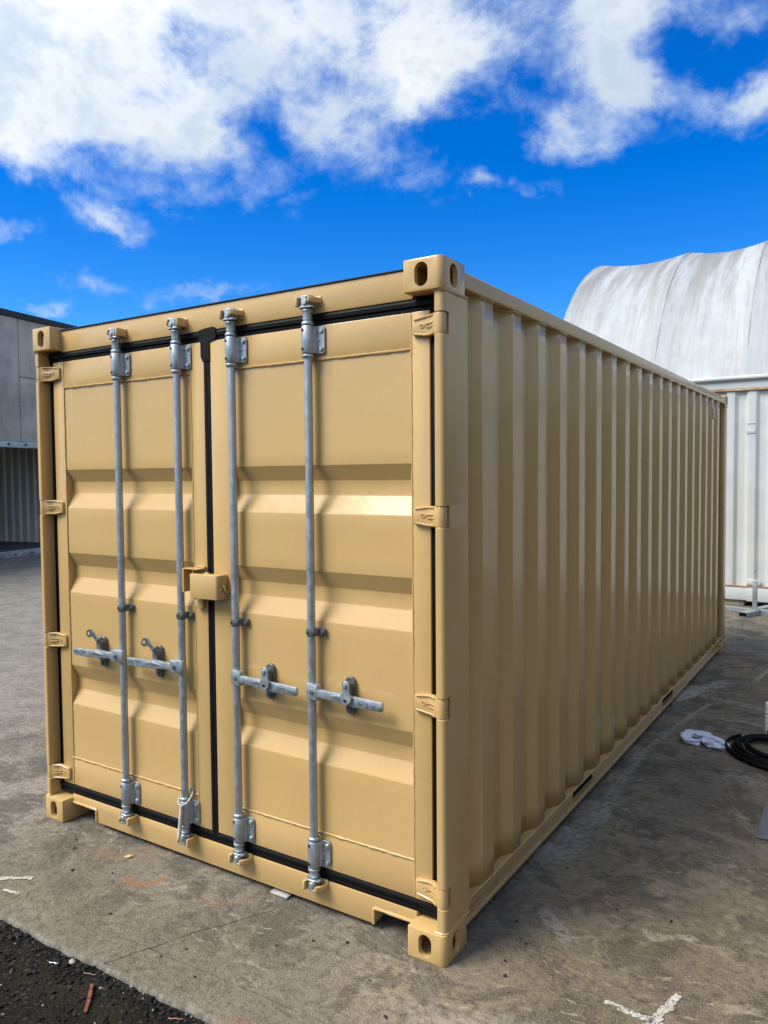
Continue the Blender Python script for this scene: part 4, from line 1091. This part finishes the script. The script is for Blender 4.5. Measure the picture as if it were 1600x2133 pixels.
# ------------------------------------------------------------------ small things on the ground
def rag():
    b = MB()
    def roll(pts, rads, seed, ns=22, nseg=44):
        P_ = [Vector(p) for p in pts]; vs = []
        def at(t):
            f = t * (len(P_) - 1); i = min(int(f), len(P_) - 2); u = f - i
            p0, p1, p2, p3 = P_[max(i - 1, 0)], P_[i], P_[i + 1], P_[min(i + 2, len(P_) - 1)]
            q = 0.5 * ((2 * p1) + (p2 - p0) * u + (2 * p0 - 5 * p1 + 4 * p2 - p3) * u * u + (3 * p1 - p0 - 3 * p2 + p3) * u ** 3)
            return q, rads[i] * (1 - u) + rads[i + 1] * u
        for i in range(nseg + 1):
            t = i / nseg; c, r = at(t); n_, _ = at(min(1, t + 0.02)); p_, _ = at(max(0, t - 0.02)); d = (n_ - p_).normalized(); sd_ = Vector((-d.y, d.x, 0)).normalized()
            for k in range(ns):
                a = 2 * math.pi * k / ns; tw = a + t * 2.6 + seed
                rr = r * (1 + 0.30 * math.sin(3 * tw + 1.3 * math.sin(5 * t + seed)) + 0.60 * mnoise.noise(Vector((math.cos(a) * 1.6, math.sin(a) * 1.6, t * 9 + seed))) + 0.30 * mnoise.noise(Vector((math.cos(a) * 4, math.sin(a) * 4, t * 22 + seed))))
                v = c + sd_ * (rr * math.cos(a)) + Vector((0, 0, rr * 0.58 * math.sin(a)))
                v.z = max(0.0035, v.z); vs.append(v)
        fs = [(i * ns + k, i * ns + (k + 1) % ns, (i + 1) * ns + (k + 1) % ns, (i + 1) * ns + k) for i in range(nseg) for k in range(ns)]
        fs += [tuple(range(ns))[::-1], tuple(nseg * ns + k for k in range(ns))]; b.add(vs, fs)
    roll([(0.325, 2.985, 0.020), (0.255, 2.975, 0.024), (0.232, 3.03, 0.034), (0.275, 3.085, 0.040), (0.345, 3.075, 0.034), (0.43, 3.045, 0.026), (0.50, 3.03, 0.012)], [0.022, 0.030, 0.034, 0.036, 0.036, 0.034, 0.012], 1.0)
    roll([(0.33, 3.03, 0.022), (0.39, 2.99, 0.020), (0.45, 2.965, 0.014), (0.495, 2.985, 0.008)], [0.028, 0.034, 0.030, 0.012], 4.0)
    o = b.build('cloth_rag', M['rag'], smooth=80); tag(o, 'crumpled white towel rag lying on the concrete', 'rag')
rag()

def hose():
    b = MB(); cx, cy = 0.86, 3.05; path = []; rs = random.Random(2)
    N_ = 340; turns = 6.0
    for k in range(N_ + 1):
        t = k / N_; a = math.pi * 0.80 + t * turns * 2 * math.pi
        r = 0.375 - 0.155 * t + 0.022 * math.sin(a * 0.53 + 1) + 0.008 * math.sin(3 * a)
        path.append((cx + r * math.cos(a), cy + r * 0.90 * math.sin(a) - 0.02 * math.sin(a * 0.31), 0.017 + 0.028 * t + 0.006 * math.sin(a * 0.7)))
    b.tube(path, 0.0085, 8, squash=1.9)
    o = b.build('rubber_hose', M['rubber'], smooth=60); tag(o, 'coil of thick black rubber strip on the concrete', 'hose')
hose()
cn = thing('spray_can', (0.705, 3.36, 0), 'white spray paint can standing behind the black coil', 'spray can')
MB().lathe([(0.030, 0.002), (0.0325, 0.006), (0.0325, 0.185), (0.027, 0.195)], (0.705, 3.36, 0), 28).build('can_body', M['can'], cn)
MB().lathe([(0.0285, 0.1955), (0.0290, 0.198), (0.0290, 0.245), (0.0265, 0.249)], (0.705, 3.36, 0), 28).build('can_cap', M['can_cap'], cn)
b = MB().add([(0.823, 1.715, 0.004), (1.40, 1.78, 0.004), (1.34, 2.75, 0.02), (0.80, 2.62, 0.02), (0.823, 1.715, 0.010), (1.40, 1.78, 0.010), (1.34, 2.75, 0.026), (0.80, 2.62, 0.026)], [(0, 3, 2, 1), (4, 5, 6, 7), (0, 1, 5, 4), (1, 2, 6, 5), (2, 3, 7, 6), (3, 0, 4, 7)])
tag(b.build('steel_sheet', M['plate'], bevel=0.002), 'flat grey steel sheet lying at the right edge of the concrete', 'metal sheet')

# galvanised cross-foot stand by the white container
st = thing('fence_stand', (-0.03, 8.50, 0), 'galvanised post on a cross shaped tube foot by the white container', 'fence stand')
def rect_tube(name, p0, p1, w, h, parent):
    p0, p1 = Vector(p0), Vector(p1); d = (p1 - p0).normalized(); s = Vector((-d.y, d.x, 0)); b = MB(); t = 0.005
    for (a0, a1, z0, z1) in ((-w, w, 0, t), (-w, w, h - t, h), (-w, -w + t, t, h - t), (w - t, w, t, h - t)):
        vs = [p + s * a + Vector((0, 0, z)) for p in (p0, p1) for (a, z) in ((a0, z0), (a1, z0), (a1, z1), (a0, z1))]
        b.add(vs, [(0, 1, 2, 3), (7, 6, 5, 4), (0, 4, 5, 1), (1, 5, 6, 2), (2, 6, 7, 3), (3, 7, 4, 0)])
    return b.build(name, G, parent)
ctr = Vector((-0.03, 8.50, 0.002))
rect_tube('foot_tube', ctr + Vector((0.035, -0.03, 0)), ctr + Vector((-0.09, -0.36, 0)), 0.055, 0.062, st)
rect_tube('foot_tube', ctr + Vector((-0.05, 0.02, 0)), ctr + Vector((-0.62, 0.22, 0)), 0.04, 0.050, st)
rect_tube('foot_tube', ctr + Vector((0.05, -0.02, 0)), ctr + Vector((0.62, -0.22, 0)), 0.05, 0.062, st)
rect_tube('foot_tube', ctr + Vector((0.0, 0.05, 0)), ctr + Vector((0.14, 0.45, 0)), 0.05, 0.055, st)
MB().box(ctr.x - 0.028, ctr.x + 0.028, ctr.y - 0.028, ctr.y + 0.028, 0.064, 0.43).build('post', G, st, bevel=0.006)

# metal strip under the sill, rusty strap, twigs, chip
b = MB().box(-0.890, -0.795, 0.052, 0.085, 0.003, 0.013); tag(b.build('metal_strip', M['alu'], bevel=0.002), 'short pale metal strip poking out under the tan door sill', 'metal strip')
def strap():
    b = MB(); p0, p1 = Vector((-1.045, -0.735, -0.010)), Vector((-0.945, -0.835, -0.013)); d = (p1 - p0); s = Vector((-d.y, d.x, 0)).normalized() * 0.0065; vs = []; n = 14
    for k in range(n + 1):
        t = k / n; p = p0 + d * t + s * (0.3 * math.sin(t * 4)) + Vector((0, 0, 0.003 * math.sin(t * 5)))
        wv = 0.9 + 0.25 * mnoise.noise(Vector((k * .7, 1, 1)))
        vs += [p + s * wv, p - s * wv, p - s * wv + Vector((0, 0, 0.004)), p + s * wv + Vector((0, 0, 0.004))]
    fs = [(0, 1, 2, 3), tuple(4 * n + k for k in (3, 2, 1, 0))]
    for i in range(n):
        for k in range(4): fs.append((i * 4 + k, i * 4 + (k + 1) % 4, i * 4 + 4 + (k + 1) % 4, i * 4 + 4 + k))
    b.add(vs, fs); tag(b.build('rusty_strap', M['rust']), 'rusty brown iron strip lying on the black grit', 'metal strip')
strap()
b = MB().add([(-1.695, -0.075, 0.002), (-1.672, -0.068, 0.002), (-1.664, -0.045, 0.003), (-1.688, -0.050, 0.002), (-1.695, -0.075, 0.009), (-1.672, -0.068, 0.008), (-1.664, -0.045, 0.009), (-1.688, -0.050, 0.010)], [(0, 3, 2, 1), (4, 5, 6, 7), (0, 1, 5, 4), (1, 2, 6, 5), (2, 3, 7, 6), (3, 0, 4, 7)])
tag(b.build('wood_chip', M['chip'], bevel=0.0015), 'small yellow chip on the concrete before the left door', 'chip')
def twig(p0, p1, r, mat, label):
    p0, p1 = Vector(p0), Vector(p1); path = [p0.lerp(p1, k / 6) + Vector((0.002 * math.sin(k * 1.7), 0.0015 * math.cos(k * 2.1), 0)) for k in range(7)]
    tag(MB().tube(path, [r * (1 - 0.05 * k) for k in range(7)], 6).build('twig', mat), label, 'twig')
twig((-1.30, -0.735, -0.014), (-1.262, -0.722, -0.013), 0.0016, M['alu'], 'thin pale sliver on the black grit near the chipped edge')
twig((-0.682, -0.705, -0.014), (-0.635, -0.682, -0.012), 0.0018, simple('pink_splinter', (0.46, 0.22, 0.15), 0.8), 'pinkish splinter on the black grit right of the rusty strip')
twig((-1.135, -0.705, -0.014), (-1.085, -0.690, -0.013), 0.0013, M['straw'], 'dry straw stalk against the broken concrete edge')
# lump broken off the edge
vs, fs = [], []; ico(0.019, (-1.222, -0.690, -0.010), vs, fs, random.Random(4)); b = MB().add(vs, fs)
tag(b.build('broken_lump', simple('pale_mortar_lump', (0.40, 0.38, 0.34), 0.9, 0, 0.15, 50, 0.4), bevel=0.003), 'pale lump broken off the concrete edge', 'rubble')
# pebbles strewn over the slab
pv = []
rsp = random.Random(21)
PEB = []
for k in range(3):
    vs, fs = [], []; ico(0.0065, (0, 0, 0.003), vs, fs, random.Random(60 + k)); PEB.append(MB().add(vs, fs).mesh('pebble', M['pebble'], center=False, smooth=0)[0])
spots = [(0.165, 0.16), (0.19, 0.30), (0.20, 0.08), (0.13, 0.94), (0.31, 1.02), (0.42, 0.72), (0.35, 0.28), (0.60, 2.42), (0.68, 2.46), (-0.40, -0.06), (-0.52, -0.12), (-0.62, -0.22), (-0.2, -0.2), (-1.62, -0.20), (-1.80, -0.28), (-1.98, -0.14), (-2.05, -0.08),
         (-1.35, -0.42), (-0.95, -0.5), (-0.9, -0.42), (-0.75, -0.52), (0.55, 3.85), (0.63, 0.75), (0.1, 0.42), (0.42, 4.55), (0.75, 0.02), (-0.05, -0.33), (0.05, 5.6), (0.35, 5.4), (-2.95, 0.9), (-3.6, 1.6)]
for k, (x, y) in enumerate(spots):
    o = place('pebble', PEB[k % 3], (x, y, 0.001), None, rot=(0, 0, rsp.random() * 6), scale=[rsp.uniform(0.6, 1.3)] * 3)
    tag(o, 'tiny black pebble lying on the concrete', 'pebble', 'black pebbles strewn on the concrete')
